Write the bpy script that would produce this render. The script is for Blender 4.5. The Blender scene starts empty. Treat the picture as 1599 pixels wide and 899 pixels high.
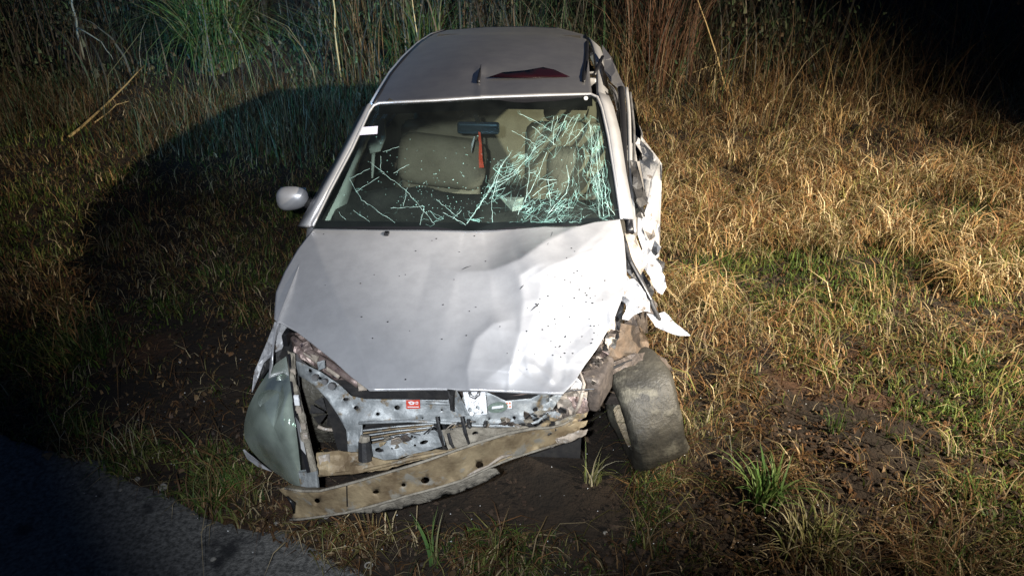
import bpy, bmesh, math, random
import numpy as np
from mathutils import Vector, Matrix, noise
from mathutils.geometry import delaunay_2d_cdt

S = bpy.context.scene
COL = S.collection
rng = np.random.default_rng(7)
random.seed(7)
rad = math.radians

# ------------------------------------------------------------------ camera
CAM = np.array([0.364, -2.024, 2.391]); YAW, PITCH, FL = -0.05997, 0.50343, 1180.0
cam_d = bpy.data.cameras.new('camera'); cam = bpy.data.objects.new('camera', cam_d); COL.objects.link(cam)
cam.location = CAM
cam.rotation_euler = (math.pi/2 - PITCH, 0, -YAW)
cam_d.sensor_width = 36; cam_d.lens = 36*FL/1599
cam_d.clip_start = .05; cam_d.clip_end = 500
S.camera = cam
# ------------------------------------------------------------------ night sky
w = bpy.data.worlds.new('World'); S.world = w; w.use_nodes = True
bg = w.node_tree.nodes['Background']; bg.inputs[0].default_value = (.07, .15, .36, 1); bg.inputs[1].default_value = .072
# ------------------------------------------------------------------ lamps out of frame, two of them added fills
def spot(name, loc, aim, power, col, ang, blend, size):
    d = bpy.data.lights.new(name, 'SPOT'); o = bpy.data.objects.new(name, d); COL.objects.link(o)
    o.location = loc; d.energy = power; d.color = col; d.spot_size = rad(ang); d.spot_blend = blend; d.shadow_soft_size = size
    o.rotation_euler = (Vector(aim)-Vector(loc)).to_track_quat('-Z', 'Y').to_euler()
spot('flood_lamp', (5.6, -1.9, 4.2), (.85, 4.2, .1), 5100, (1, .87, .68), 58, 1.0, .07)
spot('bonnet_hotspot_fill', (1.75, -1.05, 2.25), (.44, .90, .90), 450, (1, .99, .97), 38, 1.0, .02)  # unseen spot added to brighten the right half of the bonnet
spot('torch', (-.75, -2.5, 2.55), (-2.7, 7.6, 2.4), 3400, (.24, .58, 1), 44, 1.0, .06)
spot('front_fill', (.25, -2.15, 2.50), (-.16, .68, .76), 340, (.90, .95, 1), 54, 1.0, .02)  # unseen fill added beside the camera to brighten the car's front
vs = S.view_settings; vs.view_transform = 'Standard'; vs.look = 'None'; vs.gamma = 1; vs.exposure = .75
S.cycles.use_denoising = True
S.cycles.max_bounces = 7; S.cycles.transparent_max_bounces = 24
S.cycles.caustics_reflective = False; S.cycles.caustics_refractive = False

# ------------------------------------------------------------------ points seen along the sight lines
cy, sy, cp, sp = math.cos(YAW), math.sin(YAW), math.cos(PITCH), math.sin(PITCH)
FW = np.array([sy*cp, cy*cp, -sp]); RT = np.array([cy, -sy, 0]); UP = np.cross(RT, FW)
def ray(px, py): return FW + RT*(px-799.5)/FL - UP*(py-449.5)/FL
def at(px, py, x=None, y=None, z=None):
    d = ray(px, py)
    t = (x-CAM[0])/d[0] if x is not None else (y-CAM[1])/d[1] if y is not None else (z-CAM[2])/d[2]
    return CAM + t*d
def on(px, py, F):
    d = ray(px, py); a, b = .3, 14.
    for i in range(34):
        m = (a+b)/2; P = CAM + d*m
        if P[2] > F(P[0], P[1]): a = m
        else: b = m
    return CAM + d*a
def proj(P):
    d = np.asarray(P)-CAM; z = d@FW
    return 799.5+FL*(d@RT)/z, 449.5-FL*(d@UP)/z
def sstep(a, b, x):
    t = min(max((x-a)/(b-a), 0), 1); return t*t*(3-2*t)
def nsstep(a, b, x):
    t = np.clip((x-a)/(b-a), 0, 1); return t*t*(3-2*t)

# ------------------------------------------------------------------ materials
def mat(name, c1, c2=None, scale=8, rough=.5, metal=0., bump=0., bscale=60, c3=None, s3=3, t3=.55, coat=0., detail=6, rvar=0.):
    m = bpy.data.materials.new(name); m.use_nodes = True; nt = m.node_tree; N = nt.nodes; L = nt.links
    b = N['Principled BSDF']; b.inputs['Roughness'].default_value = rough; b.inputs['Metallic'].default_value = metal
    b.inputs['Coat Weight'].default_value = coat; b.inputs['Coat Roughness'].default_value = .15
    b.inputs['Base Color'].default_value = (*c1, 1)
    bdist = .035 if name == 'dark_soil' else .01
    tc = N.new('ShaderNodeTexCoord')
    def nz(s, d=detail):
        n = N.new('ShaderNodeTexNoise'); n.inputs['Scale'].default_value = s; n.inputs['Detail'].default_value = d
        n.inputs['Roughness'].default_value = .65; L.new(tc.outputs['Object'], n.inputs['Vector']); return n
    if c2:
        n = nz(scale); r = N.new('ShaderNodeValToRGB'); r.color_ramp.elements[0].position = .38; r.color_ramp.elements[1].position = .64
        r.color_ramp.elements[0].color = (*c1, 1); r.color_ramp.elements[1].color = (*c2, 1)
        L.new(n.outputs['Fac'], r.inputs['Fac']); out = r.outputs['Color']
        if c3:
            n3 = nz(s3); r3 = N.new('ShaderNodeValToRGB'); r3.color_ramp.elements[0].position = t3; r3.color_ramp.elements[1].position = t3+.08
            r3.color_ramp.elements[0].color = (0, 0, 0, 1); r3.color_ramp.elements[1].color = (1, 1, 1, 1); L.new(n3.outputs['Fac'], r3.inputs['Fac'])
            mx = N.new('ShaderNodeMix'); mx.data_type = 'RGBA'; L.new(r3.outputs['Color'], mx.inputs['Factor']); L.new(out, mx.inputs['A'])
            mx.inputs['B'].default_value = (*c3, 1); out = mx.outputs['Result']
        L.new(out, b.inputs['Base Color'])
    if rvar:
        n = nz(11); mr = N.new('ShaderNodeMapRange'); mr.inputs['To Min'].default_value = rough-rvar; mr.inputs['To Max'].default_value = rough+rvar
        L.new(n.outputs['Fac'], mr.inputs['Value']); L.new(mr.outputs['Result'], b.inputs['Roughness'])
    if bump:
        n = nz(bscale, 4); bp = N.new('ShaderNodeBump'); bp.inputs['Strength'].default_value = bump; bp.inputs['Distance'].default_value = bdist
        L.new(n.outputs['Fac'], bp.inputs['Height']); L.new(bp.outputs['Normal'], b.inputs['Normal'])
    return m
M = dict(
 silver=mat('silver_paint', (.60,.60,.62), (.53,.53,.55), 14, .40, .55, .05, 300, (.30,.28,.25), 38, .70, coat=.25, rvar=.08),
 roofm=mat('silver_paint_shaded', (.58,.58,.60), (.50,.50,.53), 9, .33, .90, .03, 300, coat=.2),  # shaded copy of the silver paint, more metallic so the roof goes darker
 torn=mat('torn_white_metal', (.50,.50,.51), (.38,.38,.40), 16, .48, .3, .4, 30, (.16,.13,.11), 18, .58),
 beige=mat('scraped_primer', (.42,.36,.30), (.26,.22,.18), 22, .7, .1, .5, 40, (.60,.58,.56), 30, .6),
 carrier=mat('galvanised_support', (.40,.42,.43), (.24,.26,.27), 20, .55, .3, .35, 70, (.20,.15,.09), 13, .56),
 rust=mat('muddy_beam', (.36,.28,.17), (.15,.105,.06), 8, .66, .15, .5, 24, (.27,.25,.21), 12, .54),
 mud=mat('grey_mud', (.30,.27,.22), (.17,.15,.12), 24, .9, 0, .8, 50),
 dark=mat('black_plastic', (.018,.018,.02), (.035,.033,.032), 20, .55, 0, .2, 80),
 rubber=mat('seal_rubber', (.012,.012,.014), None, rough=.35),
 engine=mat('dirty_engine', (.06,.05,.045), (.16,.13,.11), 18, .6, .3, .5, 60, (.30,.24,.18), 30, .62),
 purple=mat('heat_stained_metal', (.22,.16,.15), (.38,.30,.27), 16, .5, .5, .4, 50, (.08,.06,.07), 22, .55),
 tyre=mat('dusty_tyre', (.035,.033,.028), (.085,.078,.062), 6, .55, 0, 1., 22, (.15,.14,.11), 5.5, .53, rvar=.14),
 liner=mat('brown_arch_liner', (.13,.09,.06), (.06,.045,.032), 14, .7, 0, .6, 50),
 rim=mat('steel_rim', (.35,.35,.36), (.2,.19,.18), 20, .4, .7),
 seat=mat('tan_seat_cloth', (.36,.29,.21), (.27,.21,.15), 6, .9, 0, .4, 200),
 trim=mat('pale_interior_trim', (.72,.74,.64), (.6,.62,.54), 8, .7),
 dash=mat('dash_plastic', (.045,.042,.038), (.075,.07,.06), 12, .6, 0, .3, 150),
 mirror=mat('mirror_glass', (.12,.20,.28), None, rough=.12, metal=.8),
 red=mat('red_satin', (.95,.10,.04), None, rough=.5),
 redlab=mat('red_sticker', (.62,.07,.04), (.50,.06,.04), 60, .6),
 white=mat('white_print', (.75,.76,.78), None, rough=.5),
 orange=mat('orange_print', (.75,.22,.08), None, rough=.5),
 greenish=mat('green_grey_plate', (.25,.32,.27), (.16,.2,.18), 60, .5, .3),
 violet=mat('lilac_disc_paper', (.80,.76,.92), None, rough=.6),
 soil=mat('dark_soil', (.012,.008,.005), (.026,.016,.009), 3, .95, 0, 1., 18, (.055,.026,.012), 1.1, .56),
 clod=mat('clod', (.026,.015,.009), (.05,.033,.022), 9, .95, 0, .6, 60, (.11,.09,.07), 30, .66),
 asph=mat('worn_asphalt', (.06,.06,.058), (.21,.205,.195), 55, .85, 0, 1., 110, (.022,.022,.024), 2.6, .56),
 stone=mat('pale_stone', (.32,.30,.27), (.2,.19,.17), 12, .8, 0, .5, 30),
 leaf=mat('dry_leaf', (.30,.19,.10), (.20,.12,.06), 20, .7, 0, .3, 40),
)
def attr_mat(name, transl=.25, rough=.55):
    m = bpy.data.materials.new(name); m.use_nodes = True; nt = m.node_tree; N = nt.nodes; L = nt.links
    a = N.new('ShaderNodeAttribute'); a.attribute_name = 'col'; b = N['Principled BSDF']; b.inputs['Roughness'].default_value = rough
    b.inputs['Specular IOR Level'].default_value = .3
    L.new(a.outputs['Color'], b.inputs['Base Color'])
    t = N.new('ShaderNodeBsdfTranslucent'); L.new(a.outputs['Color'], t.inputs['Color'])
    mx = N.new('ShaderNodeMixShader'); mx.inputs[0].default_value = transl
    L.new(b.outputs[0], mx.inputs[1]); L.new(t.outputs[0], mx.inputs[2]); L.new(mx.outputs[0], N['Material Output'].inputs[0])
    return m
M['blade'] = attr_mat('grass_blade')
def glass_mat(name, tint, ior=1.45, haze=0., hcol=(.5,.55,.5), rough=.03):
    m = bpy.data.materials.new(name); m.use_nodes = True; nt = m.node_tree; N = nt.nodes; L = nt.links
    N.remove(N['Principled BSDF'])
    tr = N.new('ShaderNodeBsdfTransparent'); tr.inputs[0].default_value = (*tint, 1)
    gl = N.new('ShaderNodeBsdfGlossy'); gl.inputs['Roughness'].default_value = rough
    fr = N.new('ShaderNodeFresnel'); fr.inputs[0].default_value = ior
    mx = N.new('ShaderNodeMixShader'); L.new(fr.outputs[0], mx.inputs[0]); L.new(tr.outputs[0], mx.inputs[1]); L.new(gl.outputs[0], mx.inputs[2])
    out = mx
    if haze:
        df = N.new('ShaderNodeBsdfDiffuse'); df.inputs[0].default_value = (*hcol, 1); m2 = N.new('ShaderNodeMixShader')
        tc = N.new('ShaderNodeTexCoord'); n = N.new('ShaderNodeTexNoise'); n.inputs['Scale'].default_value = 7; n.inputs['Detail'].default_value = 7
        L.new(tc.outputs['Object'], n.inputs['Vector']); mr = N.new('ShaderNodeMapRange')
        mr.inputs['From Min'].default_value = .3; mr.inputs['From Max'].default_value = .75
        mr.inputs['To Min'].default_value = haze*.4; mr.inputs['To Max'].default_value = haze*1.5
        L.new(n.outputs['Fac'], mr.inputs['Value']); L.new(mr.outputs['Result'], m2.inputs[0])
        L.new(mx.outputs[0], m2.inputs[1]); L.new(df.outputs[0], m2.inputs[2]); out = m2
    L.new(out.outputs[0], N['Material Output'].inputs[0]); return m
M['screen'] = glass_mat('windscreen_glass', (.80,.90,.86), haze=.010, hcol=(.6,.7,.65))
M['sideglass'] = glass_mat('side_glass', (.25,.30,.30))
M['lens'] = glass_mat('dirty_lens', (.6,.68,.62), ior=1.6, haze=.34, hcol=(.46,.54,.47), rough=.16)
M['crack0'] = mat('fractured_glass_edge', (.26,.56,.50), (.45,.72,.68), 30, .3)

def shard_mat():
    m = M['crack0']; nt = m.node_tree; N = nt.nodes; L = nt.links; p = N['Principled BSDF']; t = N.new('ShaderNodeBsdfTransparent')
    mx = N.new('ShaderNodeMixShader'); tc = N.new('ShaderNodeTexCoord'); n = N.new('ShaderNodeTexNoise'); n.inputs['Scale'].default_value = 16; n.inputs['Detail'].default_value = 5
    L.new(tc.outputs['Object'], n.inputs['Vector']); mr = N.new('ShaderNodeMapRange'); mr.inputs['From Min'].default_value = .38; mr.inputs['From Max'].default_value = .62
    mr.inputs['To Min'].default_value = .08; mr.inputs['To Max'].default_value = .85; L.new(n.outputs['Fac'], mr.inputs['Value'])
    L.new(mr.outputs['Result'], mx.inputs[0]); L.new(t.outputs[0], mx.inputs[1]); L.new(p.outputs[0], mx.inputs[2]); L.new(mx.outputs[0], N['Material Output'].inputs[0]); return m
M['crack'] = shard_mat()
M['crack_main'] = mat('main_fracture', (.28,.48,.45), (.50,.66,.63), 60, .3)
# ------------------------------------------------------------------ builders
def mesh(name, V, F, m, parent=None, smooth=False, solid=0., kind=None, bevel=0.):
    me = bpy.data.meshes.new(name); me.from_pydata([tuple(map(float, v)) for v in V], [], [tuple(map(int, f)) for f in F]); me.update()
    o = bpy.data.objects.new(name, me); COL.objects.link(o); me.materials.append(M[m] if isinstance(m, str) else m)
    if smooth: me.polygons.foreach_set('use_smooth', [True]*len(me.polygons))
    if parent:
        o.parent = parent
        if parent.type == 'EMPTY': o.matrix_parent_inverse = Matrix.Translation(-parent.location)
    if solid: md = o.modifiers.new('t', 'SOLIDIFY'); md.thickness = solid; md.offset = -1
    if bevel: md = o.modifiers.new('b', 'BEVEL'); md.width = bevel; md.segments = 3; md.limit_method = 'ANGLE'
    if kind: o['kind'] = kind
    return o
def empty(name, loc, label, cat, group=None):
    o = bpy.data.objects.new(name, None); COL.objects.link(o); o.location = loc; o.empty_display_size = .1
    o['label'] = label; o['category'] = cat
    if group: o['group'] = group
    return o
def tag(o, label, cat, group=None):
    o['label'] = label; o['category'] = cat
    if group: o['group'] = group
    return o
class B:
    def __init__(s): s.V = []; s.F = []
    def add(s, V, F):
        n = len(s.V); s.V += [tuple(v) for v in V]; s.F += [tuple(i+n for i in f) for f in F]; return s
    def box(s, c, d, rot=None):
        R = rot if rot is not None else Matrix.Identity(3)
        V = [Vector(c)+R@Vector((d[0]/2*a, d[1]/2*b, d[2]/2*e)) for a in (-1,1) for b in (-1,1) for e in (-1,1)]
        return s.add(V, [(0,1,3,2),(4,6,7,5),(0,4,5,1),(2,3,7,6),(0,2,6,4),(1,5,7,3)])
    def tube(s, pts, r, n=8, flat=1.):
        P = [Vector(p) for p in pts]; V = []; F = []
        for i, p in enumerate(P):
            t = (P[min(i+1, len(P)-1)]-P[max(i-1, 0)]).normalized()
            a = t.cross(Vector((0, 0, 1))); a = a.normalized() if a.length > .05 else Vector((1, 0, 0)); b = a.cross(t)
            rr = r[i] if hasattr(r, '__len__') else r
            for k in range(n):
                q = 2*math.pi*k/n; V.append(p + a*rr*math.cos(q) + b*rr*flat*math.sin(q))
        for i in range(len(P)-1):
            for k in range(n): F.append((i*n+k, i*n+(k+1) % n, (i+1)*n+(k+1) % n, (i+1)*n+k))
        F.append(tuple(range(n-1, -1, -1))); F.append(tuple((len(P)-1)*n+k for k in range(n)))
        return s.add(V, F)
    def out(s, name, m, parent=None, **k): return mesh(name, s.V, s.F, m, parent, **k)
def grid(fn, nu, nv):
    V = [fn(i/(nu-1), j/(nv-1)) for j in range(nv) for i in range(nu)]
    F = [(j*nu+i, j*nu+i+1, (j+1)*nu+i+1, (j+1)*nu+i) for j in range(nv-1) for i in range(nu-1)]
    return V, F
def lin(pts, t):
    P = np.array(pts, float); d = np.r_[0, np.cumsum(np.linalg.norm(np.diff(P, axis=0), axis=1))]; d /= d[-1]
    return np.array([np.interp(t, d, P[:, k]) for k in range(P.shape[1])])
def ell(cx, cy_, rx, ry, a=0, n=12):
    return [(cx+rx*math.cos(q)*math.cos(a)-ry*math.sin(q)*math.sin(a), cy_+rx*math.cos(q)*math.sin(a)+ry*math.sin(q)*math.cos(a)) for q in [2*math.pi*k/n for k in range(n)]]
def plate(name, pts, m, parent, holes=(), step=9, amp=.004, freq=9., th=.003, surf=None, smooth=False, seed=0., edge=.0, kind=None):
    """sheet metal: outline (px, py, depth y), holes, crumpled by noise and given its own thickness"""
    P = np.array(pts, float)
    o2 = [tuple(p[:2]) for p in P]
    if edge:                                                     # ragged torn outline
        r = []
        for i in range(len(P)):
            a, b = P[i], P[(i+1) % len(P)]; n = max(1, int(np.hypot(*(b-a)[:2])/6))
            for k in range(n):
                q = a+(b-a)*k/n; e = edge*(0 if k == 0 else 1)
                r.append((q[0]+e*noise.noise((q[0]*.17, q[1]*.17, seed)), q[1]+e*noise.noise((q[0]*.17, q[1]*.17, seed+5))))
        o2 = r
    vs_ = [Vector(p) for p in o2]; fs = [list(range(len(o2)))]
    for h in holes:
        hp = ell(*h); fs.append(list(range(len(vs_), len(vs_)+len(hp)))[::-1]); vs_ += [Vector(p) for p in hp]
    if step:
        x0, y0 = min(v.x for v in vs_), min(v.y for v in vs_); x1, y1 = max(v.x for v in vs_), max(v.y for v in vs_)
        def ins(x, y, poly):
            c = False; n = len(poly)
            for i in range(n):
                xi, yi = poly[i]; xj, yj = poly[i-1]
                if (yi > y) != (yj > y) and x < (xj-xi)*(y-yi)/(yj-yi)+xi: c = not c
            return c
        yy = y0+step/2
        while yy < y1:
            xx = x0+step/2
            while xx < x1:
                p = (xx+random.uniform(-.3, .3)*step, yy+random.uniform(-.3, .3)*step)
                if ins(*p, o2) and not any(((p[0]-h[0])/(h[2]+2))**2+((p[1]-h[1])/(h[3]+2))**2 < 1 for h in holes): vs_.append(Vector(p))
                xx += step
            yy += step
    r = delaunay_2d_cdt(vs_, [], fs, 1, 1e-4)
    V = []
    for v in r[0]:
        if surf: q = on(v.x, v.y, surf)
        else:
            d2 = (P[:, 0]-v.x)**2+(P[:, 1]-v.y)**2+4; wgt = 1/d2**1.3; dep = (wgt*P[:, 2]).sum()/wgt.sum(); q = at(v.x, v.y, y=dep)
        if amp:
            dd = ray(v.x, v.y); q = q + dd*amp*(noise.noise(Vector(q)*freq+Vector((seed, 0, 0)))*1.4+abs(noise.noise(Vector(q)*freq*2.3+Vector((0, seed, 0))))*1.2-.4)
        V.append(q)
    F = []
    for f in r[2]:
        mx_ = sum(r[0][i].x for i in f)/len(f); my_ = sum(r[0][i].y for i in f)/len(f)
        if any(((mx_-h[0])*math.cos(h[4])+(my_-h[1])*math.sin(h[4]))**2/h[2]**2+(-(mx_-h[0])*math.sin(h[4])+(my_-h[1])*math.cos(h[4]))**2/h[3]**2 < .98 for h in holes): continue
        F.append(tuple(reversed(f)))
    return mesh(name, V, F, m, parent, smooth=smooth, solid=th, kind=kind)
def disc(px, py, rx, ry, dep, name, m, parent, th=.004, n=12):
    return plate(name, [(x, y, dep) for x, y in ell(px, py, rx, ry, 0, n)], m, parent, step=0, amp=0, th=th)

# ------------------------------------------------------------------ the setting
def edge_y(x): return -.06-.385*(x+.15) -.03 + .07*noise.noise((x*2.1, 3.3, 0)) + .05*noise.noise((x*7, 1.3, 0)) + .02*noise.noise((x*23, 1.3, 0))
def gh(x, y):
    z = .035*noise.noise((x*1.3, y*1.3, 0))+.018*noise.noise((x*4, y*4, 2))
    off = y-(-.12-.385*(x+.15)); z *= sstep(.0, .8, off); z -= .03*sstep(0, .4, off)
    z += .16*sstep(1.7, 4, x)*sstep(1.0, 3, y) + .10*sstep(-1.8, -4, x)*sstep(1.5, 4, y)
    z += .55*sstep(5.6, 8.5, y-.15*abs(x)) + 1.3*sstep(8.5, 16, y)
    if off < 0: z = -.02
    return z
ax = np.unique(np.r_[np.linspace(-200, -15, 12), np.linspace(-15, -5, 36), np.linspace(-5, 5, 170), np.linspace(5, 15, 36), np.linspace(15, 200, 12)])
ay = np.unique(np.r_[np.linspace(-200, -10, 10), np.linspace(-10, -2, 20), np.linspace(-2, 8, 170), np.linspace(8, 18, 40), np.linspace(18, 250, 12)])
V = [(x, y, gh(x, y)) for y in ay for x in ax]; nx = len(ax)
F = [(j*nx+i, j*nx+i+1, (j+1)*nx+i+1, (j+1)*nx+i) for j in range(len(ay)-1) for i in range(nx-1)]
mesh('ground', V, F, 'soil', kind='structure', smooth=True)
xs = np.unique(np.r_[np.linspace(-200, -6, 20), np.linspace(-6, 3, 220), np.linspace(3, 200, 20)])
V = []; rows = [0, .02, .05, .12, .3, .7, 1.5, 3, 5, 7.4]
for r_ in rows:
    for x in xs:
        y = edge_y(x)-r_*1.08; V.append((x, y, (-.012 if r_ == 0 else .004+.006*noise.noise((x*3, y*3, 7)))))
n = len(xs)
mesh('road', V, [(j*n+i, (j+1)*n+i, (j+1)*n+i+1, j*n+i+1) for j in range(len(rows)-1) for i in range(n-1)], 'asph', kind='structure', smooth=True)

# ------------------------------------------------------------------ grass
STRAW = np.array([(.40,.28,.13), (.34,.20,.085), (.19,.10,.045), (.56,.45,.27), (.22,.20,.07), (.11,.06,.03), (.26,.14,.06)])
GREEN = np.array([(.075,.125,.025), (.12,.17,.035), (.05,.09,.022), (.19,.21,.06)])
COOL = np.array([(.05,.11,.045), (.08,.14,.07), (.13,.15,.10), (.20,.19,.13)])
def blades(name, P, H, W, lean, az, C, seg=2, curl=.6, kind='stuff', origin=None):
    n = len(P); T = np.linspace(0, 1, seg+1)
    dx, dy = np.cos(az), np.sin(az); jx, jy = np.cos(az+1.57+rng.normal(0, .5, n)), np.sin(az+1.57+rng.normal(0, .5, n))
    V = np.zeros((n, 2*seg+1, 3))
    for k, t in enumerate(T):
        ll = lean*(t*(1-curl)+curl*t*t)
        hz = H*np.sin(np.clip(ll, 0, 1.9))*t; vz = H*np.cos(np.clip(ll, 0, 1.9))*t
        c = P+np.stack([dx*hz, dy*hz, vz], 1)
        ww = W*(1-t**1.5)*.5
        if k < seg:
            V[:, 2*k] = c+np.stack([jx*ww, jy*ww, 0*ww], 1); V[:, 2*k+1] = c-np.stack([jx*ww, jy*ww, 0*ww], 1)
        else: V[:, 2*k] = c
    nv = 2*seg+1; base = np.arange(n)*nv
    if origin is not None: V = V-np.array(origin)
    quads = [np.stack([base+2*k, base+2*k+1, base+2*k+3, base+2*k+2], 1) for k in range(seg-1)]
    tri = np.stack([base+2*seg-2, base+2*seg-1, base+2*seg], 1)
    me = bpy.data.meshes.new(name); me.vertices.add(n*nv); me.vertices.foreach_set('co', V.ravel())
    q = np.concatenate(quads) if quads else np.zeros((0, 4), int)
    me.loops.add(q.size+tri.size); me.loops.foreach_set('vertex_index', np.r_[q.ravel(), tri.ravel()].astype(np.int32))
    me.polygons.add(len(q)+len(tri)); me.polygons.foreach_set('loop_start', np.r_[np.arange(len(q))*4, q.size+np.arange(len(tri))*3].astype(np.int32))
    me.polygons.foreach_set('loop_total', np.r_[np.full(len(q), 4), np.full(len(tri), 3)].astype(np.int32))
    me.update(calc_edges=True)
    a = me.color_attributes.new('col', 'FLOAT_COLOR', 'POINT'); cc = np.ones((n, nv, 4)); cc[:, :, :3] = C[:, None, :]
    a.data.foreach_set('color', cc.ravel().astype(np.float32))
    me.materials.append(M['blade']); o = bpy.data.objects.new(name, me); COL.objects.link(o)
    if origin is not None: o.location = origin
    if kind: o['kind'] = kind
    return o
def carmask(x, y):   # under the car: nothing grows there
    return (abs(x) < .74) & (y > .22) & (y < 3.9)
def scatter(n, pxr, zt=0.):
    """points spread evenly over the sloping ground as the eye sees it, beyond the frame too"""
    u = rng.uniform(pxr[0], pxr[1], n); v = rng.uniform(pxr[2], pxr[3], n)
    D = FW[None]+RT[None]*((u-799.5)/FL)[:, None]-UP[None]*((v-449.5)/FL)[:, None]
    t = -CAM[2]/D[:, 2]; P = CAM+D*t[:, None]
    return P
def nmap(P, f, s=0.): return np.array([noise.noise((p[0]*f+s, p[1]*f, s)) for p in P])
def field(n, pxr): 
    P = scatter(n, pxr); off = P[:, 1]-(-.12-.385*(P[:, 0]+.15))
    k = (off > -.01) & ~carmask(P[:, 0], P[:, 1]) & (P[:, 1] < 6.9+.9*nmap(P, .9, 61.)+rng.normal(0, .15, len(P)))
    return P[k]
def pick(pal, n): return pal[rng.integers(0, len(pal), n)]*rng.uniform(.65, 1.25, (n, 1))
P = field(270000, (-420, 2050, 30, 1050))
n1 = nmap(P, .9); n2 = nmap(P, 3.1, 9.); off = P[:, 1]-(-.12-.385*(P[:, 0]+.15))
X, Yc = P[:, 0], P[:, 1]
def blob(cx, cy_, r): return np.exp(-((X-cx)**2+(Yc-cy_)**2)/r**2)
green = np.clip(.25+.9*n1+.5*n2 + 1.0*blob(3.2, 3.3, 1.3)+.5*blob(1.6, 2.6, .5)+.7*blob(1.8, 3.2, .7)+.6*blob(2.3, 1.4, .6)+.5*blob(-2.6, 1.4, .5)
                -.9*blob(2.0, 5.2, 1.3)-.5*blob(1.6, 4.0, .8)-.5*blob(1.5, 2.2, .5) + .12*(X < -1), 0.04, .95)
def fbare(P, k=1.):
    x, y = P[:, 0], P[:, 1]; off = y-(-.06-.385*(x+.15)); bl = lambda cx, cy_, r: np.exp(-((x-cx)**2+(y-cy_)**2)/r**2)
    b_ = .05-.8*nmap(P, 3.1, 9.)-.5*nmap(P, .9)-.9*nmap(P, 7.5, 21.)
    b_ += .75*bl(1.55, 1.15, .40)+.8*bl(.6, .05, .6)+.6*bl(1.3, .25, .6)+.8*bl(-1.1, 1.2, .7)+.6*bl(2.0, 1.0, .4)+.3*bl(2.0, .1, .6)+.7*bl(-1.9, 1.5, .6)+.5*bl(-1.6, .9, .6)+.45*bl(2.6, .9, .6)
    b_ += .32*(off < .45)*(x > -1.0)+.35*(off < .12)-.4*bl(2, 5, 1.5)
    return np.clip(b_, 0, .965)*k
bare = fbare(P)
keep = rng.uniform(0, 1, len(P)) > bare
P = P[keep]; green = green[keep]; n2 = n2[keep]; X, Yc = P[:, 0], P[:, 1]; off = off[keep]
P[:, 2] = [gh(p[0], p[1])-.005 for p in P]
g = rng.uniform(0, 1, len(P)) < green
def grow(name, Q, pal, hmin, hmax, wid, l0, l1, seg=2, curl=.6):
    n = len(Q); t = nmap(Q, 3.4, 4.); H = rng.uniform(hmin, hmax, n)*(1+.9*t)
    az = 6.3*nmap(Q, 1.5, 11.)+3*nmap(Q, 5, 12.)+rng.normal(0, 1.5, n)
    hue = np.clip((nmap(Q, 6.5, 14.)*.9+.5)*len(pal)+rng.normal(0, .9, n), 0, len(pal)-.01).astype(int)
    painted_falloff = .45*np.exp(-((Q[:, 0]-1.0)**2/2.2+(Q[:, 1]-.1)**2/.55)); C = pal[hue]*rng.uniform(.45, 1.35, (n, 1))*(1-painted_falloff)[:, None]*(1+.5*nmap(Q, 2.6, 15.))[:, None]  # blades coloured darker before the nose, standing in for lamp falloff
    return blades(name, Q, H, rng.uniform(.5, 1.6, n)*wid, rng.uniform(l0, l1, n), az, C, seg, curl)
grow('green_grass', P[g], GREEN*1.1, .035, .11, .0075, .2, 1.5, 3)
st = P[~g]
lt_ = field(95000, (-420, 2050, 60, 1050)); lt_[:, 2] = [gh(p[0], p[1])+.004 for p in lt_]
lt_ = lt_[(nmap(lt_, 2.2, 31.)+rng.normal(0, .25, len(lt_)) > -.02) & (rng.uniform(0, 1, len(lt_)) > fbare(lt_, .45))]
grow('leaf_litter', lt_, np.array([(.16,.085,.04), (.10,.055,.028), (.22,.14,.07), (.07,.045,.03)]), .015, .055, .014, 1.2, 1.7)
half = rng.uniform(0, 1, len(st)) < .6
a = st[half].copy(); a[:, 2] += rng.uniform(.0, .075, len(a))*nsstep(.5, 2.2, a[:, 1])
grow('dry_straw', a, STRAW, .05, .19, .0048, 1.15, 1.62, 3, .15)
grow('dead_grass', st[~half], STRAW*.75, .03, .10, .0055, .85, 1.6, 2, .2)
# a shaggier mat of fallen straw on the bank right of the car
Q = field(48000, (960, 1650, 70, 480)); Q = Q[(nmap(Q, 1.4, 6.) > -.12) & (nmap(Q, 5.5, 7.) > -.22)]
Q[:, 2] = [gh(p[0], p[1])+random.uniform(.02, .16) for p in Q]
grow('matted_straw', Q, STRAW*1.15, .08, .34, .0055, 1.28, 1.66, 3, .12)
# tall growth behind
# flattened stems lying criss-cross over the whole verge
Q = field(26000, (-420, 2050, 60, 1050)); Q = Q[(nmap(Q, 2.9, 41.)+rng.normal(0, .2, len(Q)) > -.05) & (rng.uniform(0, 1, len(Q)) > fbare(Q))]
Q[:, 2] = [gh(p[0], p[1])+random.uniform(.01, .05) for p in Q]
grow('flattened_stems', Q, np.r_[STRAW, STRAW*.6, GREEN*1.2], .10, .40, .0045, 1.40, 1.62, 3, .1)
COOL = COOL*.8
def tall(name, n, x0, x1, y0, y1, pal, h0, h1, wd, l0, l1, seed=0., seg=4, thin=0.):
    Q = np.stack([rng.uniform(x0, x1, n), rng.uniform(y0, y1, n)**1., np.zeros(n)], 1)
    Q = Q[nmap(Q, .8, seed) > thin-.25]; Q[:, 2] = [gh(p[0], p[1])-.02 for p in Q]; n = len(Q)
    return blades(name, Q, rng.uniform(h0, h1, n), wd*rng.uniform(.5, 1.2, n), rng.uniform(l0, l1, n)*rng.uniform(.25, 1, n), rng.uniform(0, 6.283, n), pick(pal, n)*(1+.8*nmap(Q, 2.5, seed+50))[:, None], seg, .3)
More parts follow.
